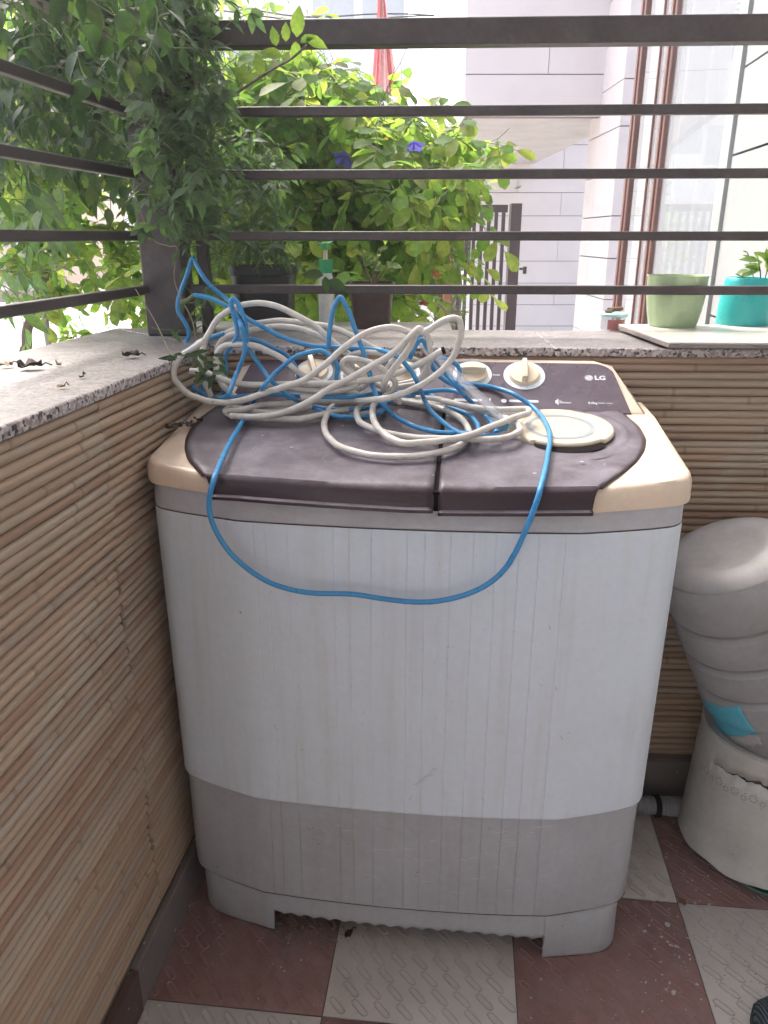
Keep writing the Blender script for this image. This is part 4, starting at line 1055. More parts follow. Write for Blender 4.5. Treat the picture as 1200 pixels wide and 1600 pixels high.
mb.grid(rows, 0, True); mb.f.append(tuple(48 + i for i in range(48))); mb.m.append(0); cp_ = mb.build('screw_collar', 'cap_green', sp, smooth=20)
M['pump'] = plain('pump_stem', (.62, .50, .42), .5)
mb = MB(); mb.tube([(0, 0, hb + .026), (0, 0, hb + .05)], .005, 10); mb.build('pump_stem', 'pump', sp, smooth=50)
mb = MB(); mb.box(-.006, .006, -.014, .010, hb + .048, hb + .064); mb.obox((.010, -.002, hb + .062), (.9, 0, .35), (0, 1, 0), (-.35, 0, .9), .009, .004, .003); mb.obox((-.009, -.004, hb + .060), (.9, 0, -.25), (0, 1, 0), (.25, 0, .9), .007, .003, .003); mb.build('nozzle', 'cap_green', sp, bevel=.002)
# seedling + cutting in the brown pot
bpy.context.view_layer.update()
cut = empty('potted_cutting', (bp.location.x, YP, ztp - .02), 0, 'small woody cutting with sparse pale leaves in the square brown pot', 'plant')
bpy.context.view_layer.update()
st = MB(); a_ = on_y(583, 446, YP - .02); pls = []
for (x1, y1) in ((575, 405), (590, 392), (602, 382), (612, 408), (596, 410), (600, 425), (568, 392), (622, 412)):
    st = MB(); b_ = on_y(x1, y1, YP - .02 + rnd.uniform(-.03, .03)); m_ = a_.lerp(b_, .5) + Vector((rnd.uniform(-.01, .01), 0, .006)); st.tube(catmull([a_, m_, b_], 4), .0028, 5, 0, .001); o = link('stem', st.mesh('stem', ['drystem'], 60), cut); o.matrix_local = cut.matrix_world.inverted()
    for q in range(4):
        p_ = m_.lerp(b_, q / 3); pls.append(('small', Matrix.Translation(p_) @ orient((rnd.uniform(-1, 1), rnd.uniform(-1, .5), rnd.uniform(-.1, .8)), (0, -.8, .6), 0) @ Matrix.Scale(rnd.uniform(.6, 1.05), 4)))
foliage(cut, pls, ['leaf_tree', 'stem'])

# ================================================================== FOLIAGE
def plant_root(name, loc, label, cat, group=None):
    e_ = empty(name, loc, 0, label, cat, group); bpy.context.view_layer.update(); return e_
# fine-leaved bushy plant in the black planter
pb_ = plant_root('bushy_plant', (cxb, YB, bt - .03), 'small-leaved grey-green bushy plant growing in the large black planter', 'plant')
grow(pb_, [(318, 210), (400, 200), (440, 260), (440, 330), (455, 400), (420, 415), (330, 412), (300, 330)], (1.84, 2.1), 120, 'grey', ['leaf_grey', 'stem'], 11, 300, (.10, .25), .020, (.55, .95), .35, -.4)
# main backlit pea vine
pv = plant_root('climbing_vine', (-.15, 2.6, GZ), 'bright yellow-green pea vine with blue flowers massed outside the railing', 'vine')
REG = [(300, 95), (350, 70), (420, 95), (470, 70), (520, 110), (560, 105), (600, 150), (640, 165), (680, 190), (735, 230), (735, 280), (745, 320), (720, 360), (675, 395), (670, 430), (645, 470), (630, 520), (480, 520), (330, 520), (300, 400), (290, 200)]
grow(pv, REG, (2.35, 3.1), 300, 'pea', ['leaf_pea', 'stem'], 21, 300, (.18, .45), .055, (.95, 1.5), .3, -.25)
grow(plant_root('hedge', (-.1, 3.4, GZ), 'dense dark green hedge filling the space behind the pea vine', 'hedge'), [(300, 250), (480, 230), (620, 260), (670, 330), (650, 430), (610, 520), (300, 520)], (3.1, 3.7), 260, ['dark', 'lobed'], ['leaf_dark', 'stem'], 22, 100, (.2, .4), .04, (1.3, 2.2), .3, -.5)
# flowers
def flower(px, py, y, mat, n, s_, label, parent, tmpl='varie'):
    f_ = MB()
    for i in range(n): leaf_geo(f_, s_, s_ * .75, .2, .12, 'obov', Matrix.Rotation(2 * math.pi * i / n, 4, 'Z') @ Matrix.Rotation(R(35), 4, 'X'))
    me = f_.mesh('flower', [mat], 60); o = link('flower', me, parent); p_ = on_y(px, py, y)
    o.matrix_local = parent.matrix_world.inverted() @ (Matrix.Translation(p_) @ orient((rnd.uniform(-.5, .5), rnd.uniform(-.2, .2), 1), (0, -1, .2), 0) @ Matrix.Rotation(R(60), 4, 'X')); o['label'] = label
flower(540, 243, 2.3, 'petal_blue', 5, .036, 'deep blue pea flower', pv); flower(646, 222, 2.3, 'petal_blue', 5, .034, 'deep blue pea flower', pv)
flower(604, 213, 2.3, 'petal_yellow', 4, .010, 'tiny yellow blossom', pv)
for (x_, y_) in ((640, 498), (662, 470), (683, 425), (650, 512)): flower(x_, y_, 2.4, 'petal_red', 5, .020, 'small coral red blossom', pv)
# creeper round the corner post
cp2 = plant_root('creeper', (RC.x, RC.y, ZT), 'dusty grey-green creeper wound thickly round the corner post', 'creeper')
grow(cp2, [(180, -60), (330, -60), (335, 60), (345, 130), (335, 210), (320, 300), (310, 380), (270, 350), (235, 260), (205, 120)], (1.60, 1.90), 230, ['grey', 'small', 'small', 'grey', 'lobed'], ['leaf_grey', 'stem'], 31, 300, (.10, .28), .020, (.45, .85), .35, -.25)
grow(cp2, [(222, 150), (335, 150), (335, 330), (315, 395), (262, 385), (232, 300)], (1.58, 1.72), 60, ['grey', 'small', 'lobed'], ['leaf_grey', 'stem'], 33, 150, (.10, .22), .022, (.5, .95), .35, -.9)
grow(cp2, [(300, 330), (330, 320), (330, 470), (300, 520), (280, 500)], (1.62, 1.78), 14, 'grey', ['leaf_grey', 'stem'], 32, 60, (.06, .15), .024, (.6, 1.0), .35, -.9)
# dark creeper on left rails
dc = plant_root('creeper', (-.9, 1.9, GZ), 'dark round-leaved creeper hanging over the left railing', 'creeper')
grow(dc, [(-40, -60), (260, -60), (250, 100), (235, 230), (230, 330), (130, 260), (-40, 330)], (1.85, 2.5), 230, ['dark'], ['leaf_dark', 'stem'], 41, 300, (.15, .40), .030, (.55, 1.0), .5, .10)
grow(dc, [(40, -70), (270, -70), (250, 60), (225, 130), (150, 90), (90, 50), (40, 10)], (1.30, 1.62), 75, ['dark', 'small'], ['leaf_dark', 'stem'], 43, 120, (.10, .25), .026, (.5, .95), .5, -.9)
# bright vine through left rails
lv = plant_root('climbing_vine', (-1.2, 2.8, GZ), 'sunlit light green vine behind the left railing', 'vine')
grow(lv, [(-40, 40), (60, 60), (110, 90), (150, 60), (250, 40), (245, 500), (215, 545), (130, 555), (80, 470), (-40, 420)], (2.6, 3.3), 190, ['pea', 'lobed'], ['leaf_pea', 'stem'], 51, 300, (.2, .45), .05, (.9, 1.4), .3, -.1)
# guava-like branch at the far left
gb = plant_root('small_tree', (on_y(50, 560, 2.9).x, 2.9, GZ), 'thin-trunked small tree with long drooping leaves at the far left', 'tree')
bpy.context.view_layer.update()
tp_ = [on_y(46, 620, 2.9), on_y(42, 540, 2.9), on_y(44, 510, 2.9), on_y(60, 480, 2.9), on_y(70, 440, 2.9), on_y(60, 380, 2.85), on_y(30, 300, 2.8), on_y(20, 150, 2.7)]
tp_ = [Vector((tp_[0].x, 2.9, GZ))] + tp_
mb = MB(); mb.tube(catmull(tp_, 5), .022, 10, 0, .010); o = mb.build('trunk', 'bark', None, smooth=60); o.parent = gb; o.matrix_parent_inverse = gb.matrix_world.inverted()
grow(gb, [(-40, 230), (60, 240), (110, 270), (90, 340), (55, 440), (-40, 430)], (1.9, 2.7), 22, 'guava', ['leaf_grey', 'stem'], 61, 220, (.15, .35), .04, (.55, .95), .5, -.9, bias=(.4, 0, 0))
# slim grey pole
pp_ = on_y(71, 520, 3.0); mb = MB(); mb.tube([(pp_.x, 3.0, GZ), (pp_.x + .01, 3.0, 1.9)], .0125, 12)
M['galv'] = plain('galvanised_pole', (.32, .32, .31), .5, .5)
tag(mb.build('pole', 'galv', None, smooth=60), 'slim grey metal pole beside the small tree trunk', 'pole')
# stray tendrils
def strand(name, pts, r_, mat, label, cat='tendril'):
    mb = MB(); mb.tube(catmull(pts, 7), r_, 6, 0, r_ * .6); return tag(mb.build(name, mat, None, smooth=60), label, cat)
strand('tendril', [on_y(205, 268 + 20, 1.72), on_y(235, 368, 1.70), on_y(262, 384, 1.66), on_y(277, 388, 1.62), on_y(272, 430, 1.6), on_y(280, 460, 1.58), on_y(300, 500, 1.56), on_y(310, 545, 1.53), on_y(330, 600, 1.50)], .0016, 'drystem', 'long dry tendril hanging down in front of the corner post')
strand('tendril', [on_y(212, 452, 1.66), on_y(240, 498, 1.60), on_y(256, 530, 1.52), on_y(268, 562, 1.44), on_y(272, 600, 1.43), on_y(274, 640, 1.43), on_y(271, 662, 1.42)], .0011, 'drystem', 'thin pale root trailing from the ledge down the bamboo to the lid corner')
strand('tendril', [on_y(78, 385, 2.0), on_y(60, 395, 2.0), on_y(62, 415, 2.0), on_y(75, 424, 2.0), on_y(92, 422, 2.0), on_y(110, 410, 2.0)], .002, 'stem', 'curled pale green tendril hooked beside the small tree')
strand('twig', [on_y(318, 178, 1.66), on_y(370, 145, 1.66), on_y(420, 112, 1.66), on_y(455, 92, 1.66), on_y(480, 70, 1.66)], .0030, 'bark', 'woody twig reaching right in front of the top rail', 'twig')
tw2 = plant_root('sprig', on_y(455, 90, 1.66), 'sprig of young pale leaves on the twig before the top rail', 'sprig')
foliage(tw2, [('varie', Matrix.Translation(on_y(x_, y_, 1.66)) @ orient(d_, (0, -1, .3), 0) @ Matrix.Scale(s_, 4)) for x_, y_, d_, s_ in
    ((432, 72, (-.2, 0, 1), .42), (447, 65, (0, 0, 1), .40), (464, 58, (.1, -.1, 1), .62), (478, 60, (1, 0, -.3), .5), (462, 65, (0, 0, -1), .5), (440, 88, (-1, 0, .3), .5), (470, 66, (.9, 0, .5), .35), (410, 118, (-.3, 0, 1), .5), (395, 130, (-.8, 0, .6), .6))], ['leaf_tree', 'stem'])
strand('bean_pod', [on_y(282, 473, 1.57), on_y(292, 470, 1.57), on_y(303, 461, 1.57)], .006, 'stem', 'green pod sheathing the end of the blue cable by the post', 'pod')
# leafy sprig caught in the cables at left, leaves over the lowest rail
spg = plant_root('sprig', mg(-.36, .28, 1.07), 'limp dark sprig of leaflets caught in the cables at the left', 'sprig')
pls = []
for i in range(26):
    x_ = rnd.uniform(300, 345); y_ = rnd.uniform(548, 588) + (x_ - 300) * .2
    pls.append(('grey', Matrix.Translation(hit(x_, y_, mg(0, rnd.uniform(.16, .24), 0), MV)) @ orient((rnd.uniform(-1, 1), rnd.uniform(-.5, .2), rnd.uniform(-.8, .3)), (0, -1, .5), 0) @ Matrix.Scale(rnd.uniform(.35, .6), 4)))
for i in range(8):
    x_ = 270 + i * 6; pls.append(('grey', Matrix.Translation(hit(x_, 560 - i * 1.5, mg(0, .2, 0), MV)) @ orient((-1, -.3, rnd.uniform(-.4, .3)), (0, -1, .5), 0) @ Matrix.Scale(.5, 4)))
foliage(spg, pls, ['leaf_dark', 'stem'])
lr = plant_root('sprig', on_y(500, 440, 1.72), 'three broad dark green leaflets draped over the lowest rail', 'sprig')
foliage(lr, [('varie', Matrix.Translation(on_y(x_, y_, 1.735)) @ orient(d_, (0, -1, .5), 0) @ Matrix.Scale(s_, 4)) for x_, y_, d_, s_ in ((505, 430, (-1, 0, .1), .55), (508, 432, (.1, 0, -1), .42), (513, 438, (1, 0, -.45), .55), (485, 428, (.5, 0, 1), .0001))], ['leaf_dark', 'stem'])

# dry leaves on the ledge
M['dry'] = plain('dry_dead_leaf', (.045, .026, .02), .85, fine=.5); M['dry_tan'] = plain('dry_tan_leaf', (.25, .17, .10), .85, fine=.3)
def dry_leaf(px, py, z, L, ang, mat, label, seed):
    r_ = random.Random(seed); mb = MB(); rows = []
    for i in range(7):
        t = i / 6; w_ = L * .40 * math.sin(math.pi * (t * .9 + .08)) ; rows.append([(L * (t - .5), (q - 1.5) / 1.5 * w_ + r_.uniform(-.1, .1) * L * .3, .002 + abs(q - 1.5) * L * .22 * r_.uniform(.2, 1.2) + r_.uniform(0, .08) * L) for q in range(4)])
    mb.grid(rows); o = mb.build('dry_leaf', mat, None, smooth=60, solid=.0006); o.location = on_z(px, py, z); o.rotation_euler = (0, 0, ang); tag(o, label, 'dry leaf', 'dead leaves on the granite ledge')
    mb2 = MB(); mb2.tube([(L * .45, 0, .006), (L * .65, L * .08, .010), (L * .9, -L * .05, .006)], .0012, 5); mb2.build('leaf_stalk', mat, o, smooth=50)
dry_leaf(48, 578, ZT, .038, .5, 'dry', 'largest crumpled dark dead leaf on the left ledge near the frame edge', 1)
dry_leaf(205, 560, ZT, .030, .1, 'dry', 'crumpled dark dead leaf with upright stalk on the ledge near the corner', 2)
dry_leaf(10, 575, ZT, .024, .9, 'dry_tan', 'tan curled leaf at the very left edge of the ledge', 3)
dry_leaf(96, 608, ZT, .012, .3, 'dry_tan', 'small reddish tan leaf scrap alone on the left ledge', 4)
dry_leaf(92, 573, ZT, .012, 2.3, 'dry_tan', 'pale leaf scrap right of the largest dead leaf', 5)
dry_leaf(128, 592, ZT, .010, 1.3, 'dry', 'tiny dark leaf fragment in the middle of the left ledge', 6)
dry_leaf(110, 532, ZT, .016, .2, 'dry', 'flat dark leaf at the outer rim of the left ledge', 7)
dry_leaf(500, 528, ZT, .02, .5, 'dry', 'dark leaf bit on the ledge below the brown pot', 10)
# dead leaf heap on the lid corner by the bamboo
dl = hit(275, 676, mg(0, .20, 0), MV)
for i, (x_, y_, L_s, lab) in enumerate(((272, 672, .030, 'crumpled dead leaf wedged between bamboo and the cream lid corner'), (298, 668, .022, 'thin dead leaf strip at the top left edge of the wash lid'), (312, 660, .016, 'small dead leaf bit under the blue cable corner'))):
    p_ = ml(on_z(x_, y_, .972)); p_.z = DK(min(.3, p_.y)) + .006
    dry_leaf(x_, y_, 0.975, L_s, .6 + i, 'dry', lab, 20 + i)

# ================================================================== BUCKET, WATER BOTTLE, HOSE, SHOE
bc = Vector((.835, 1.395, 0))
M['bucket'] = aged('old_cream_plastic', (.52, .50, .47), .5, (.27, .245, .22), .5, 7, streak=6, fine=.06)
M['green_plastic'] = aged('green_plastic_base', (.045, .13, .10), .5, (.08, .1, .08), .4, 9)
M['floral'] = plain('faded_print', (.24, .23, .24), .6)
gbse = empty('plastic_basin', (.872, 1.372, 0), 0, 'dark green plastic dish on the floor under the cracked cream bucket', 'basin')
mb = MB(); mb.lathe([(.130, .0012), (.150, .004), (.163, .016), (.166, .018), (.163, .020), (.148, .008), (.001, .007)], 56); mb.build('dish', 'green_plastic', gbse, smooth=35)
bk2 = empty('bucket', (bc.x, bc.y, .020), 0, 'cracked old cream plastic bucket standing upside down with faded flower print', 'bucket')
# wall with a real crack (gap) running part way round
seg = 180; zc = lambda th: .237 + .0035 * math.sin(th * 5) + .0025 * math.sin(th * 23 + 1) + .0015 * math.sin(th * 61)
crA, crB = R(196), R(330)
def bprof(z): return .156 - .014 * (z / .292)
rows = []
lv_ = [0, .004, .05, .10, .15, .20, 'c0', 'c1', .265, .290, .292]
for l_ in lv_:
    row = []
    for j in range(seg):
        th = 2 * math.pi * j / seg; a_ = (th - crA) / (crB - crA); gap = 0
        if 0 < a_ < 1: gap = .0060 * min(1, a_ * 2.2) * (1 if a_ < .9 else (1 - a_) * 10) * (.8 + .3 * math.sin(th * 37))
        z = zc(th) - gap if l_ == 'c0' else zc(th) + gap if l_ == 'c1' else l_
        zz = z + (.006 * math.sin(th * 2 + 1) + .003 * math.sin(th * 9) if l_ in (0, .004) else 0)
        r_ = bprof(z) + (.003 if l_ in (0,) else 0); row.append((r_ * math.cos(th), r_ * math.sin(th), max(.0, zz)))
    rows.append(row)
mb = MB(); n = seg
mb.v = [p_ for r_ in rows for p_ in r_]
for i in range(len(rows) - 1):
    for j in range(n):
        th = 2 * math.pi * (j + .5) / n
        if lv_[i] == 'c0' and crA < th < crB: continue
        k_ = (j + 1) % n; mb.f.append((i * n + j, i * n + k_, (i + 1) * n + k_, (i + 1) * n + j)); mb.m.append(0)
mb.build('bucket_wall', 'bucket', bk2, smooth=45, solid=.0010)
mb = MB(); mb.lathe([(.142, .2895), (.100, .2895)], 64, cap=False)
mb.lathe([(.1375, .292), (.1425, .2935), (.1430, .296), (.139, .2975), (.1355, .295)], 64, cap=False); mb.build('rim', 'bucket', bk2, smooth=60)
mb = MB(); mb.lathe([(.149, .02), (.1372, .284)], 48, cap=False); mb.build('inner_shade_liner', 'dark_shade', bk2, smooth=60)  # dark liner added so the crack looks shaded inside
# flower print band
mb = MB(); r_ = random.Random(3)
def dot(th, z, s_):
    P = []
    for q in range(6): a_ = q * math.pi / 3; zz = z + s_ * math.sin(a_); t2 = th + s_ * math.cos(a_) / .15; rr2 = bprof(zz) + .0004; P.append((rr2 * math.cos(t2), rr2 * math.sin(t2), zz))
    mb.add(P, [tuple(range(6))])
for i in range(26):
    th0 = R(185 + i * 7.2); z0 = .197 + .006 * (i % 2)
    for q in range(6 + (i % 2) * 3): a_ = q * 2 * math.pi / (6 + (i % 2) * 3); s_ = .0075 if i % 2 else .005; dot(th0 + s_ * math.cos(a_) / .15, z0 + s_ * math.sin(a_), .0017)
    for q in range(4): dot(th0 + r_.uniform(-.03, .03), z0 + r_.uniform(-.013, .013), .0011)
mb.build('flower_print', 'floral', bk2)
# water bottle: inverted, leaning left out of the bucket
M['jug'] = aged('cloudy_jug_plastic', (.44, .425, .43), .55, (.24, .22, .215), .75, 5, fine=.06, spec=.35)
t_ = M['jug'].node_tree; pr = [n_ for n_ in t_.nodes if n_.type == 'BSDF_PRINCIPLED'][0]
pr.inputs['Alpha'].default_value = .72; pr.inputs['Subsurface Weight'].default_value = .0
BT = Vector((.660, 1.375, .735)); BN = Vector((.925, 1.400, .165))    # base centre, neck end
ax = (BT - BN).normalized()
wb = empty('water_bottle', BN, 0, 'cloudy dusty ribbed water bottle leaning upside down in the cream bucket', 'water bottle', rot=ax.to_track_quat('Z', 'Y').to_euler())
BLn = (BT - BN).length; s_ = 1.0
pf = [(.024, -.05), (.030, -.045), (.030, .0), (.033, .012), (.06, .035), (.095, .065), (.118, .10), (.1260, .135), (.1275, .165), (.1275, .235), (.1295, .246), (.1345, .250), (.1378, .256), (.1388, .278), (.1375, .302), (.1340, .307), (.1280, .312), (.1280, .317), (.1345, .320), (.1378, .326), (.1390, .348), (.1378, .374), (.1340, .379), (.1280, .384), (.1280, .389), (.1345, .392), (.1380, .398), (.1392, .420), (.1380, .448), (.1345, .453), (.1285, .458), (.1285, .463), (.1350, .466), (.1380, .472), (.1388, .490), (.1388, .505), (.1375, .525), (.132, .545), (.121, .558), (.106, .566), (.088, .569), (.072, .566), (.06, .558), (.02, .550), (.001, .549)]
zmax = .566; pf = [((r_ if True else 0) * 1.0, z * BLn / .566) for r_, z in pf]
mb = MB(); mb.lathe(pf, 72); jo = mb.build('bottle_wall', 'jug', wb, smooth=27)
M['rib_dark_ring'] = plain('dark_rib_ring', (.20, .185, .18), .8)  # dark rings set in the grooves to make the ribs read
kz = BLn / .566
for z_, r_ in ((.3145, .1280), (.3865, .1280), (.4605, .1285)):
    mb = MB(); mb.lathe([(r_ + .0022, (z_ - .0042) * kz), (r_ + .0006, (z_ - .0025) * kz), (r_ + .0006, (z_ + .0025) * kz), (r_ + .0022, (z_ + .0042) * kz)], 72, cap=False); mb.build('rib_dark_ring', 'rib_dark_ring', wb, smooth=60)
mb = MB(); mb.lathe([(.1300, .5497 * kz), (.1275, .5525 * kz)], 72, cap=False); mb.build('rib_dark_ring', 'rib_dark_ring', wb, smooth=60)
# torn label
M['label_blue'] = aged('blue_label_paper', (.08, .40, .52), .6, (.25, .45, .52), .4, 18, fine=.1); M['label_white'] = aged('torn_label_paper', (.42, .39, .38), .7, (.3, .27, .26), .5, 20)
def around(px, py):
    """angle on the bottle of the point seen there"""
    inv = wb.matrix_world.inverted(); o0 = inv @ CAM; d0 = (inv.to_3x3() @ ray(px, py)).normalized()
    r_ = .1280; a_ = d0.x ** 2 + d0.y ** 2; b_ = 2 * (o0.x * d0.x + o0.y * d0.y); c_ = o0.x ** 2 + o0.y ** 2 - r_ * r_
    D = b_ * b_ - 4 * a_ * c_
    if D < 0: D = 0
    t = (-b_ - math.sqrt(D)) / (2 * a_); q = o0 + d0 * t; return math.atan2(q.y, q.x), q.z
bpy.context.view_layer.update()
def patch(corners, name, mat, h, seed, rag=.0):
    cs = [around(*c) for c in corners]; r_ = random.Random(seed); a0 = cs[0][0]
    cs = [(((a - a0 + math.pi) % (2 * math.pi)) - math.pi + a0, z) for a, z in cs]
    mb = MB(); rows = []; NU, NV = 24, 14
    for i in range(NV + 1):
        v = i / NV; row = []
        for j in range(NU + 1):
            u = j / NU
            a = (cs[0][0] * (1 - u) + cs[1][0] * u) * (1 - v) + (cs[3][0] * (1 - u) + cs[2][0] * u) * v
            z = (cs[0][1] * (1 - u) + cs[1][1] * u) * (1 - v) + (cs[3][1] * (1 - u) + cs[2][1] * u) * v
            if i == NV: z -= rag * r_.uniform(0, 1)
            rr2 = prof_r(z) + h; row.append((rr2 * math.cos(a), rr2 * math.sin(a), z))
        rows.append(row)
    mb.grid(rows); return mb.build(name, mat, wb, smooth=60, solid=.0002)
def prof_r(z):
    for (r0, z0), (r1, z1) in zip(pf, pf[1:]):
        if z0 <= z <= z1: return r0 + (r1 - r0) * (z - z0) / max(1e-6, z1 - z0)
    return pf[0][0]
patch([(1084, 1086), (1158, 1100), (1186, 1144), (1112, 1140)], 'bottle_label', 'label_blue', .0006, 1, .004)
patch([(1112, 1130), (1180, 1138), (1190, 1162), (1150, 1160)], 'label_remnant', 'label_white', .0003, 2, .010)

# corrugated hose along the skirting
M['hose'] = plain('grey_hose', (.26, .26, .27), .5)
hp = [on_z(930, 1258, .03), on_z(1000, 1258, .03), on_z(1030, 1259, .03), on_z(1062, 1262, .03), on_z(1140, 1262, .03)]
hc = catmull(hp, 10)
he = empty('drain_hose', hp[0], 0, 'grey corrugated drain hose lying against the back skirting', 'hose')
bpy.context.view_layer.update()
mb = MB(); tot = 0; P_h = []
for a_, b_ in zip(hc, hc[1:]):
    L = (b_ - a_).length; m_ = max(1, int(L / .0022))
    for q in range(m_): P_h.append(a_.lerp(b_, q / m_))
rows = []
tdir = (P_h[-1] - P_h[0]).normalized(); a1 = Vector((0, 0, 1)); b1 = tdir.cross(a1)
for i, p_ in enumerate(P_h):
    rr2 = .0185 + (.003 if i % 2 else 0); rows.append([p_ - hp[0] + (a1 * math.cos(2 * math.pi * j / 14) + b1 * math.sin(2 * math.pi * j / 14)) * rr2 for j in range(14)])
mb.grid(rows, 0, True); mb.build('hose_wall', 'hose', he, smooth=25)
c_ = on_z(1026, 1259, .03) - hp[0]; mb = MB(); mb.tube([c_ - tdir * .006, c_ + tdir * .006], .0245, 18); mb.build('clamp_ring', 'black', he, smooth=40)

# shoe tip (the photographer's knitted shoe)
M['knit'] = None
m, t, p, o = newmat('blue_grey_knit'); v = coords(t, 'Object'); wv = t.nodes.new('ShaderNodeTexWave'); wv.inputs['Scale'].default_value = 70; wv.inputs['Distortion'].default_value = 2; t.links.new(v, wv.inputs[0])
rr = ramp(t, [(.2, (.018, .022, .032)), (.7, (.085, .11, .13))]); t.links.new(wv.outputs[0], rr.inputs[0]); t.links.new(rr.outputs[0], p.inputs['Base Color']); p.inputs['Roughness'].default_value = .95; bump(t, p, wv.outputs[0], .8, .004); M['knit'] = m
M['sole'] = plain('black_sole', (.02, .02, .02), .7)
tt_ = on_z(1200, 1548, .03); sh = empty('shoe', (tt_.x - .008, tt_.y - .14, 0), R(-4), 'toe of a dark blue-grey knitted shoe at the lower right corner', 'shoe')
mb = MB(); rows = []
for i in range(17):
    t_ = i / 16; yy = -.13 + .27 * t_; hw = .050 * (1 - max(0, (t_ - .62) / .38) ** 2.4) ** .5 * (.85 + .25 * math.sin(min(1, t_ * 1.4) * math.pi / 1.2)) + .0005; hh_ = (.075 - .035 * min(1, t_ * 1.2)) * (1 - max(0, (t_ - .75) / .25) ** 2.6 * .95)
    rows.append([(hw * math.cos(a_ * math.pi / 10) , yy, .014 + hh_ * math.sin(a_ * math.pi / 10) ** .8) for a_ in range(11)])
mb.grid(rows); mb.build('upper', 'knit', sh, smooth=70)
mb = MB(); rows = [[(x_ * 1.06, yy * 1.01, z) for x_, yy in [(r_[0][0], r_[0][1]) for r_ in rows] + [(r_[-1][0], r_[-1][1]) for r_ in rows[::-1]]] for z in (.0012, .016)]
mb.grid(rows, 0, True); mb.f.append(tuple(len(mb.v) // 2 + i for i in range(len(mb.v) // 2))); mb.m.append(0); mb.build('sole', 'sole', sh, smooth=40)

# paint splashes on the tiles
M['splash'] = plain('dried_white_paint', (.40, .39, .38), .7)
mb = MB(); r_ = random.Random(12)
spots = [(1315, 1540 - 230, .004)] and []
for i in range(190):
    px = r_.choice((r_.uniform(960, 1200), r_.uniform(230, 1200), r_.uniform(1000, 1120))); py = r_.uniform(1290, 1600); s_ = r_.choice((.0012, .0018, .0018, .003, .0055)) * r_.uniform(.6, 1.2)
    if px < 960 and py < 1500: continue
    p_ = on_z(px, py, .0027); a_ = r_.uniform(0, 3); n_ = 9; e_ = r_.uniform(.45, .9)
    P = []
    for q in range(n_):
        th = 2 * math.pi * q / n_; rr2 = s_ * r_.uniform(.7, 1.15); lx, ly = rr2 * math.cos(th), rr2 * math.sin(th) * e_; P.append((p_.x + lx * math.cos(a_) - ly * math.sin(a_), p_.y + lx * math.sin(a_) + ly * math.cos(a_), .0027))
    mb.add(P, [tuple(range(n_))])
tag(mb.build('paint_splashes', 'splash', bal), kind='stuff')
# scuffs on the machine
M['scuff_dark'] = plain('dark_scuff', (.20, .19, .20), .8); M['scuff_pale'] = plain('pale_scratch', (.60, .60, .62), .7); M['scuff_lid'] = plain('lid_scratch', (.30, .28, .31), .7)
def front_y(x_, off): return -.030 - off - .012 * (1 - ((x_ + .013) / .27) ** 2)
def stroke(mb, x_, z, dx, dz, w_, off):
    L = math.hypot(dx, dz); nx_, nz_ = -dz / L * w_, dx / L * w_
    pts = [(x_ - nx_, z - nz_), (x_ + dx - nx_ * .3, z + dz - nz_ * .3), (x_ + dx + nx_ * .3, z + dz + nz_ * .3), (x_ + nx_, z + nz_)]
    mb.add([(a, front_y(a, off) - .0004, b) for a, b in pts], [(0, 1, 2, 3)])
def fxz(px, py): q = ml(hit(px, py, mg(0, -.04, 0), MV)); return q.x, q.z
r_ = random.Random(5); md_ = MB(); mp = MB()
for i in range(9):
    x_, z = fxz(648 + i * 3.5, 1222 - i * 3); stroke(md_, x_, z, r_.uniform(.008, .018), r_.uniform(.002, .006), .0004, .0042)
for (px, py) in ((430, 1138), (432, 1142), (470, 1172), (888, 1150), (880, 1158), (755, 1248), (640, 1245), (860, 985), (700, 1010), (870, 1080)):
    x_, z = fxz(px, py); stroke(md_, x_, z, r_.uniform(-.006, .006), r_.uniform(.003, .009), .0006, .0042)
for i in range(60):
    x_, z = r_.uniform(-.24, .22), r_.uniform(.36, .86); stroke(md_, x_, z, r_.uniform(-.004, .004), r_.uniform(.001, .006), .0003, .0042)
for (px, py) in ((483, 1298), (490, 1312), (497, 1320), (503, 1328), (489, 1296), (652, 1362), (650, 1368), (494, 1314)):
    x_, z = fxz(px, py)
    for _ in range(4): stroke(md_, x_ + r_.uniform(-.001, .001), z, r_.uniform(-.001, .001), r_.uniform(.001, .004), .0011, .0006)
for i in range(55):
    px, py = r_.choice(((r_.uniform(640, 900), r_.uniform(1290, 1400)), (r_.uniform(820, 900), r_.uniform(1285, 1310)), (r_.uniform(430, 900), r_.uniform(1290, 1400)))); x_, z = fxz(px, py)
    if abs(x_ + .013) < .255 and .115 < z < .32: stroke(mp, x_, z, r_.uniform(.004, .035), r_.uniform(-.006, .006), .0004, .0006)
tag(md_.build('scuff_marks', 'scuff_dark', wm), kind='stuff'); tag(mp.build('scratches', 'scuff_pale', wm), kind='stuff')
mk = MB()
for i in range(110):
    x_ = r_.uniform(-.33, .24); y_ = r_.uniform(.0, .26); a_ = r_.gauss(.15, .5); L = r_.uniform(.004, .03); w_ = r_.uniform(.0002, .0006)
    if .12 < x_ and y_ > .09: continue
    if abs(x_ - .033) < .03: continue
    dx, dy = L * math.cos(a_), L * math.sin(a_); nx_, ny_ = -math.sin(a_) * w_, math.cos(a_) * w_
    mk.add([deck_pt(x_ - nx_, y_ - ny_, .0009), deck_pt(x_ + dx, y_ + dy, .0009), deck_pt(x_ + dx + nx_, y_ + dy + ny_, .0009), deck_pt(x_ + nx_, y_ + ny_, .0009)], [(0, 1, 2, 3)])
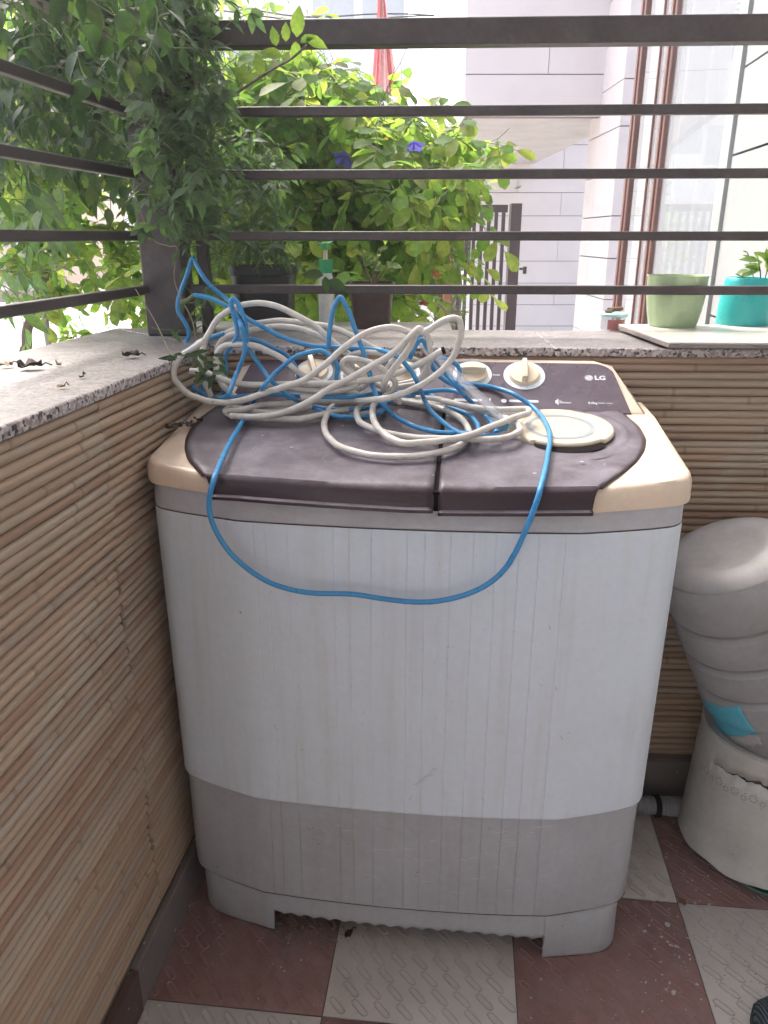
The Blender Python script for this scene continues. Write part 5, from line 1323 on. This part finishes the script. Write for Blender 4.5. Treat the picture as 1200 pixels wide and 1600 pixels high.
for (px, py) in ((836, 730), (910, 712), (455, 690), (535, 657), (652, 658)):
    q = ml(hit(px, py, mg(0, 0, .965), MU.cross(MV + Vector((0, 0, .125))).normalized())); 
    mk.add([deck_pt(q.x + .0035 * math.cos(k_ * 1.05), q.y + .003 * math.sin(k_ * 1.05), .0022) for k_ in range(6)], [tuple(range(6))])
tag(mk.build('lid_scratches', 'scuff_lid', wm), kind='stuff')
# debris on the floor: plaster rubble and leaf bits under the machine
M['rubble'] = aged('pale_plaster_crumbs', (.22, .18, .16), .9, (.12, .09, .08), .6, 30, spots=False)
mb = MB(); r_ = random.Random(9)
for i in range(520):
    px, py = r_.uniform(415, 540), r_.uniform(1430, 1500)
    if (px - 478) ** 2 / 3600 + (py - 1455) ** 2 / 900 > 1: continue
    p_ = on_z(px, py, .002); s_ = r_.uniform(.001, .004) + .006 * (r_.random() < .12); mb.add([(p_.x + r_.uniform(-s_, s_), p_.y + r_.uniform(-s_, s_), p_.z + r_.uniform(-.001, s_)) for _ in range(4)], [(0, 1, 2), (0, 2, 3), (0, 3, 1), (1, 3, 2)])
for i in range(220):
    px, py = r_.uniform(940, 1200), r_.uniform(1290, 1600); p_ = on_z(px, py, .001); s_ = r_.uniform(.0006, .0028); mb.add([(p_.x + r_.uniform(-s_, s_), p_.y + r_.uniform(-s_, s_), .001 + r_.uniform(0, s_ * .5)) for _ in range(4)], [(0, 1, 2), (0, 2, 3), (0, 3, 1), (1, 3, 2)])
tag(mb.build('crumbs', 'rubble'), 'plaster crumbs and grit scattered on the floor tiles', 'crumbs', None, 'stuff')
dry_leaf(1065, 1412, .001, .018, 2.2, 'twig', 'brown curled leaf lying on the joint of the floor tiles', 30)
dry_leaf(545, 1462, .001, .020, .8, 'dry', 'dark leaf scrap under the front of the washing machine', 31)

# ================================================================== NEIGHBOURING BUILDING
def clad_mat(nm, c0, wm_):
    m, t, p, o = newmat(nm); v = coords(t, 'World'); r_ = ramp(t, [(.3, (c0, c0 * wm_, c0 * wm_)), (.7, (c0 + .06, c0 * wm_ + .06, c0 * wm_ + .06))]); t.links.new(noi(t, v, 2.5, 6, .6), r_.inputs[0])
    t.links.new(r_.outputs[0], p.inputs['Base Color']); p.inputs['Roughness'].default_value = .55; return m
M['clad'] = clad_mat('white_stone_cladding', .66, .90); M['clad_dimmed'] = clad_mat('white_cladding_dimmed', .27, 1.03); M['groove'] = plain('dark_joint', (.20, .17, .165), .9)  # same white cladding, side wall's copy darkened so the sun does not wash it out
M['wood'] = aged('red_brown_wood_frame', (.19, .095, .08), .4, (.14, .07, .06), .4, 8, spots=False, obj='World')
M['curtain'] = plain('net_curtain', (.13, .14, .15), .9)
hb_ = empty('neighbour_house', (2.2, 5, GZ), 0, 'white panel-clad neighbouring house with balcony and tall red-brown framed window', 'house')
bpy.context.view_layer.update()
HI = hb_.matrix_world.inverted()
def hpart(mb, name, mat, bevel=None, parent=None, smooth=None):
    me = mb.mesh(name, [mat] if isinstance(mat, str) else mat, smooth); o = link(name, me, parent or hb_, bevel)
    o.matrix_local = HI if parent is None else parent.matrix_local.inverted() @ HI if False else HI
    return o
PH = .305
def clad_front(x0, x1, y, z0, z1, ph, pw, depth=.03, zoff=0.0):
    """panels facing -Y"""
    mb = MB(); mb.box(x0 + .012, x1, y + .0125, y + depth + .05, z0, z1); hpart(mb, 'wall_backing', 'groove')
    z = z0 + zoff - ph; row = 0
    while z < z1:
        a, b = max(z, z0), min(z + ph, z1)
        if b - a > .01:
            x = x0 - (pw * .5 if row % 2 else 0)
            while x < x1:
                c, d = max(x, x0), min(x + pw, x1)
                if d - c > .01: mb = MB(); mb.box(c + .0025, d - .0025, y, y + .012, a + .004, b - .004); hpart(mb, 'panel', 'clad')
                x += pw
        z += ph; row += 1
def clad_side(P0, P1, z0, z1, ph, pw, nrm, zoff=0.0, th=.012, mat='clad'):
    """panels on a vertical plane from P0 to P1 (xy), facing nrm"""
    P0 = Vector((P0[0], P0[1], 0)); P1 = Vector((P1[0], P1[1], 0)); d = (P1 - P0); L = d.length; u = d.normalized(); nr = Vector((nrm[0], nrm[1], 0)).normalized()
    mb = MB(); mb.obox((P0 + P1) / 2 - nr * .055 + u * .06 + Vector((0, 0, (z0 + z1) / 2)), u, nr, (0, 0, 1), L / 2, .028, (z1 - z0) / 2); hpart(mb, 'wall_backing', 'groove')
    z = z0 + zoff - ph; row = 0
    while z < z1:
        a, b = max(z, z0), min(z + ph, z1)
        if b - a > .01:
            x = -(pw * .5 if row % 2 else 0)
            while x < L:
                c, e_ = max(x, 0), min(x + pw, L)
                if e_ - c > .01: mb = MB(); mb.obox(P0 + u * (c + e_) / 2 - nr * .006 + Vector((0, 0, (a + b) / 2)), u, nr, (0, 0, 1), (e_ - c) / 2 - .0025, .006, (b - a) / 2 - .004); hpart(mb, 'panel', mat)
                x += pw
        z += ph; row += 1
YW2, YBX, YFAR = 6.2, 6.8, 11.2
# far wall
xf0 = on_y(735, 400, YFAR).x; xf1 = on_y(925, 400, YFAR).x + 1.5
clad_front(xf0, xf1, YFAR, GZ, 4.2, .293, 1.2, zoff=.12)
# balcony box (parapet front + soffit)
zb0 = on_y(800, 183, YBX).z; xb0 = on_y(727, 100, YBX).x; xb1 = on_y(940, 100, YBX).x + .3
clad_front(xb0, xb1, YBX, zb0, 4.3, .305, 1.3, zoff=.30)
M['soffit'] = aged('soffit_paint', (.55, .52, .52), .9, (.35, .3, .3), .5, 2, obj='World', spots=False)
mb = MB(); mb.box(xb0, xb1, YBX + .07, YFAR + .0, zb0 + .02, zb0 + .16); hpart(mb, 'balcony_slab', 'soffit')
clad_side((xb0 + .001, YBX + .02), (xb0 + .001, YFAR), zb0, 4.3, .305, 1.3, (-1, 0))
# pillar facing left, then return strip facing us
xp_ = on_y(968, 200, YW2).x
xpf = xp_
xq = on_y(921, 200, 7.55).x
clad_side((xp_, YW2 + .0005), (xp_ + .01, 7.15), GZ, 4.4, .305, 1.2, (-1, .0), zoff=.22)
xs1 = on_y(1003, 200, YW2).x
clad_front(xp_ + .0005, xs1 + .25, YW2, GZ, 4.4, .305, 1.6, zoff=.22)
# long side wall on the right, window set in it
sd0 = Vector((on_y(1060, 300, YW2 - .05).x + .35, YW2 - .05)); 
# plane through the bright wall: chosen so its receding joints meet the same vanishing point as the railing
SX = on_y(1140, 300, 2.9).x
swd = Vector((wl.x * 1.0, wl.y)).normalized()
def sw(y): return (SX + (y - 2.9) * swd.x / swd.y, y)
zj = on_y(1129, 244, 2.95).z; clad_side(sw(2.93), sw(.2), GZ, 4.4, .27, 1.5, (-swd.y, swd.x), zoff=(zj - GZ) % .27, mat='clad_dimmed')
vj = sw(2.985); mb = MB(); mb.obox((vj[0], vj[1], (GZ + 4.4) / 2), (swd.x, swd.y, 0), (-swd.y, swd.x, 0), (0, 0, 1), .052, .013, (4.4 - GZ) / 2); hpart(mb, 'window_reveal', 'clad_dimmed')
# window: glass leaf runs from the wall's corner to the frame
g0 = on_y(1128, 300, 3.0); g1 = on_y(1030, 300, 4.05); g2 = on_y(990, 300, 4.75)
M['glass'] = None
m, t, p, o = newmat('window_glass'); p.inputs['Base Color'].default_value = (.55, .58, .62, 1); p.inputs['Roughness'].default_value = .03; p.inputs['Alpha'].default_value = .42; p.inputs['Specular IOR Level'].default_value = 1.0; p.inputs['IOR'].default_value = 1.8; M['glass'] = m
win = None
def vplane(name, A, B, z0, z1, th, mat, bevel=None):
    A = Vector((A[0], A[1], 0)); B = Vector((B[0], B[1], 0)); u = (B - A).normalized(); nr = Vector((-u.y, u.x, 0)); mb = MB()
    mb.obox((A + B) / 2 + Vector((0, 0, (z0 + z1) / 2)), u, nr, (0, 0, 1), (B - A).length / 2, th, (z1 - z0) / 2); return hpart(mb, name, mat, bevel)
ztop = on_y(1040, -8, 4.0).z
wf = vplane('window', (g1.x, g1.y), (g2.x, g2.y), GZ + .2, GZ + .24, .03, 'wood')
vplane('window_pane', (g0.x + .01, g0.y), (g1.x, g1.y), .4, 4.0, .003, 'glass')
vplane('window_pane', (g1.x - .01, g1.y + .06), (g2.x, g2.y), .4, 4.0, .003, 'glass')
def fpost(px, y, w1, w2, name='window_frame'):
    c = on_y(px, 300, y); mb = MB(); u = Vector((g2.x - g0.x, g2.y - g0.y, 0)).normalized(); nr = Vector((-u.y, u.x, 0))
    mb.obox((c.x, c.y, 1.9), u, nr, (0, 0, 1), w1, w2, 2.5); hpart(mb, name, 'wood', .006)
    mb = MB(); mb.obox(Vector((c.x, c.y, 1.9)) + nr * (w2 + .004) * 1, u, nr, (0, 0, 1), w1 * .35, .006, 2.5); hpart(mb, 'frame_bead', 'wood', .003)
fpost(1032, 4.05, .055, .03); fpost(1021, 4.28, .022, .035); fpost(985, 4.95, .07, .028); 
# curtain folds behind the glass
mb = MB(); rows = [[], []]; A = Vector((g0.x + .06, g0.y, 0)); B = Vector((g2.x + .10, g2.y, 0)); u = (B - A).normalized(); nr = Vector((u.y, -u.x, 0))
for i in range(141):
    q = A + (B - A) * i / 140 + nr * (.10 + .03 * math.sin(i * .75) + .012 * math.sin(i * 2.1))
    for j, z in enumerate((.3, 4.2)): rows[j].append((q.x, q.y, z))
mb.grid(rows); hpart(mb, 'curtain', 'curtain', None, None, 70)
mb = MB(); mb.obox(((g0.x + g2.x) / 2 + .65, (g0.y + g2.y) / 2, 1.9), u, nr, (0, 0, 1), (B - A).length / 2 + .1, .02, 2.5); hpart(mb, 'room_wall', 'plaster')
# black thing by the pillar foot
# ------------------------------------------------------------------ gate
M['gatepaint'] = aged('dark_brown_gate_paint', (.055, .032, .034), .45, (.10, .07, .07), .4, 6, obj='World', spots=False)
YG = 7.0; gx0 = on_y(700, 400, YG).x; gx1 = on_y(802, 400, YG).x; gz = on_y(780, 318, YG).z
gt = empty('gate', ((gx0 + gx1) / 2, YG, GZ), 0, 'dark brown metal gate of narrow upright bars in front of the white house', 'gate')
bpy.context.view_layer.update()
def gp(name, x0, x1, y0, y1, z0, z1, mat='gatepaint'):
    mb = MB(); mb.box(x0 - gt.location.x, x1 - gt.location.x, y0 - YG, y1 - YG, z0 - GZ, z1 - GZ); return mb.build(name, mat, gt, bevel=.003)
gp('gate_post', gx1 - .045, gx1 + .045, YG - .05, YG + .07, GZ, gz)
gp('top_bar', gx0, gx1 - .07, YG - .02, YG + .02, gz - .07, gz - .01); gp('bottom_bar', gx0, gx1 - .07, YG - .02, YG + .02, GZ + .05, GZ + .11)
x = gx1 - .10
while x > gx0 - .1:
    gp('bar', x - .016, x + .014, YG - .015, YG + .015, GZ + .06, gz - .07); x -= .062
gp('bolt', gx1 + .055, gx1 + .10, YG - .03, YG - .01, 1.03, 1.05); gp('bolt_knob', gx1 + .085, gx1 + .115, YG - .05, YG - .02, 1.0, 1.06)
# orange-brown uprights left of the gate
M['rust'] = aged('orange_brown_paint', (.30, .10, .05), .6, (.18, .08, .05), .4, 8, obj='World')
for i, (px, y) in enumerate(((699, 6.0), (689, 6.1))):
    c = on_y(px, 450, y); mb = MB(); mb.box(-.03, .03, -.03, .03, 0, on_y(px, 395, y).z - GZ); o = mb.build('fence_post', 'rust' if i == 0 else 'gatepaint', None, bevel=.004); o.location = (c.x, y, GZ)
    tag(o, ('orange-brown square post nearer the gate bars', 'dark square post just left of the orange-brown one')[i], 'post', 'posts beside the gate')
# pots plants near the gate
pg2 = plant_root('garden_plant', (on_y(700, 500, 3.6).x, 3.6, GZ), 'pale spiky leafed plant below the gate behind the ledge', 'plant')
grow(pg2, [(672, 480), (700, 470), (725, 480), (735, 516), (665, 516)], (3.3, 3.7), 30, 'fine', ['leaf_varie', 'stem'], 71, 120, (.08, .2), .014, (1.2, 2.2), -.2, -.9)

# ------------------------------------------------------------------ distant things
M['far'] = plain('far_block_paint', (.85, .82, .80), .9, coord='World'); M['far2'] = plain('far_terracotta', (.50, .33, .26), .9, coord='World'); M['farwin'] = plain('far_window', (.40, .43, .47), .4)
def far_block(x0, x1, y, h, mat, label, wins, nx, nz):
    e_ = empty('apartment_building', ((x0 + x1) / 2, y, GZ), 0, label, 'building'); W = (x1 - x0) / 2
    mb = MB(); mb.box(-W, W, 0, 8, 0, h); mb.build('wall', mat, e_)
    for k_ in range(nz):
        mb = MB(); mb.box(-W - .1, W + .1, -.5, .0, 2.9 + k_ * 3.1, 3.05 + k_ * 3.1); mb.build('balcony_slab', 'far', e_)
        for i in range(nx):
            xx = -W + (i + .5) * 2 * W / nx; f_ = MB(); f_.box(xx - .7, xx + .7, -.05, .02, 1.0 + k_ * 3.1, 2.4 + k_ * 3.1); wf_ = f_.build('window', 'far', e_); f_ = MB(); f_.box(xx - .6, xx + .6, -.08, -.051, 1.1 + k_ * 3.1, 2.3 + k_ * 3.1); f_.build('pane', 'farwin', wf_)
    return e_
far_block(-9.5, -2.6, 30, 15.5, 'far', 'pale multi-storey apartment block with dark windows far behind the vine', 1, 5, 5)
far_block(-2.2, .7, 26, 13, 'far', 'narrow pale pinkish building far behind the red flags', 1, 2, 4)
far_block(-24, -13.5, 34, 4.6, 'far2', 'low terracotta coloured house across the street at far left', 1, 4, 1)
# street wall, bin
mb = MB(); mb.box(-30, -10, 24.6, 24.9, GZ, GZ + .35); M['brick'] = plain('dull_brick', (.22, .13, .10), .9, coord='World'); tag(mb.build('kerb_wall', 'brick'), 'low dull brown kerb wall across the street', 'wall')
bnp = on_z(42, 466, GZ); 
be = empty('rubbish_bin', (bnp.x, bnp.y, GZ), 0, 'green wheeled bin across the street at far left', 'bin'); M['bin'] = plain('bin_green', (.05, .35, .12), .6)
mb = MB(); mb.prism([(-.25, -.25), (.25, -.25), (.25, .25), (-.25, .25)], .1, .75); mb.build('bin_body', 'bin', be, bevel=.02); mb = MB(); mb.box(-.28, .28, -.28, .28, .76, .82); mb.build('bin_lid', 'bin', be, bevel=.02)
for s_ in (-.2, .2): mb = MB(); mb.tube([(s_ - .03, .2, .1), (s_ + .03, .2, .1)], .1, 14); mb.build('wheel', 'black', be, smooth=40)
# flags: red cloths hanging on a pole
M['flag'] = leafmat('red_cloth', [(.55, .16, .18), (.6, .18, .2)], [(.85, .3, .33), (.8, .08, .1)], .45, .9); M['flag_pale'] = leafmat('faded_pink_cloth', [(.5, .25, .26), (.55, .3, .3)], [(.7, .4, .4), (.7, .4, .4)], .4, .9)
YF = 9.5; fl = empty('flag', on_y(597, 0, YF), 0, 'long red and faded pink cloth flag hanging from a pole behind the vine', 'flag'); bpy.context.view_layer.update()
def cloth(c_top, c_bot, hw0, hw1, mat, name, ph):
    mb = MB(); rows = []
    for i in range(25):
        t_ = i / 24; c = Vector(c_top).lerp(Vector(c_bot), t_); hw = hw0 + (hw1 - hw0) * t_; rows.append([(c.x + hw * (q / 6 - 1), c.y + .03 * math.sin(q * 1.1 + ph + t_ * 2), c.z) for q in range(13)])
    mb.grid(rows); me = mb.mesh(name, [mat], 70); o = link(name, me, fl); o.matrix_local = fl.matrix_world.inverted()
cloth(on_y(594, -10, YF), on_y(586, 160, YF), .02, .05, 'flag', 'cloth', 0); cloth(on_y(597, -10, YF + .05), on_y(606, 150, YF + .05), .03, .11, 'flag_pale', 'cloth', 1); cloth(on_y(600, 0, YF - .03), on_y(613, 150, YF - .03), .01, .03, 'flag', 'cloth', 2)
mb = MB(); a_ = on_y(592, -40, YF + .1); mb.tube([(a_.x, YF + .1, GZ), (a_.x, YF + .1, a_.z)], .02, 10); me = mb.mesh('pole', ['galv'], 60); o = link('pole', me, fl); o.matrix_local = fl.matrix_world.inverted()
# overhead wires
for i, (a_, b_, lab) in enumerate((((300, -2), (640, 22), 'upper of the two thin overhead wires before the far buildings'), ((300, 12), (700, 24), 'lower of the two thin overhead wires before the far buildings'))):
    A = on_y(a_[0], a_[1], 12); B = on_y(b_[0], b_[1], 12); m_ = (A + B) / 2 - Vector((0, 0, .12)); mb = MB(); mb.tube(catmull([A - (B - A) * .5, A, m_, B, B + (B - A)], 6), .009, 5); tag(mb.build('overhead_wire', 'black', None, smooth=60), lab, 'wire', 'overhead wires')
# trees far behind for the gaps
def far_tree(x, y, h, rcr, seed, label):
    r_ = random.Random(seed); e_ = plant_root('tree', (x, y, GZ), label, 'tree', None)
    mb = MB(); mb.tube([(0, 0, 0), (.1, 0, h * .4), (0, .1, h * .7)], .12, 8, 0, .05); mb.build('trunk', 'bark', e_, smooth=60)
    mb = MB()
    cl = [Vector((r_.gauss(0, rcr * .45), r_.gauss(0, rcr * .4), h * .72 + r_.gauss(0, rcr * .35))) for _ in range(26)]
    for c in cl:
        for _ in range(90):
            p_ = c + Vector((r_.gauss(0, .28), r_.gauss(0, .28), r_.gauss(0, .22))); leaf_geo(mb, .16, .09, .2, .1, 'ovate', Matrix.Translation(p_) @ orient((r_.uniform(-1, 1), r_.uniform(-1, 1), r_.uniform(-1, .4)), (0, 0, 1), r_.uniform(-1, 1)))
    me = mb.mesh('crown', ['leaf_tree'], 80); o = link('crown', me, e_); tag(o, kind='stuff')
far_tree(-2.6, 9.5, 5.2, 1.5, 1, 'leafy tree rising behind the vine left of the corner post')
far_tree(-6.6, 12, 5.5, 1.6, 2, 'leafy street tree beyond the far left end of the railing')
far_tree(1.05, 12.5, 2.9, .7, 3, 'small pale tree between the vine and the white house')



# thin haze volume added round the scene, a lens-like veil over the background
hz = bpy.data.materials.new('haze_veil'); hz.use_nodes = True; t = hz.node_tree; t.nodes.clear()
o_ = t.nodes.new('ShaderNodeOutputMaterial'); vp = t.nodes.new('ShaderNodeVolumePrincipled'); vp.inputs['Color'].default_value = (.93, .97, 1, 1); vp.inputs['Density'].default_value = .008; vp.inputs['Anisotropy'].default_value = .5
t.links.new(vp.outputs[0], o_.inputs['Volume']); M['added_haze'] = hz
mb = MB(); mb.box(-40, 40, -6, 46, GZ - 1, 16); tag(mb.build('added_haze', 'added_haze'), 'pale haze volume added to veil the background', None, None, 'stuff')
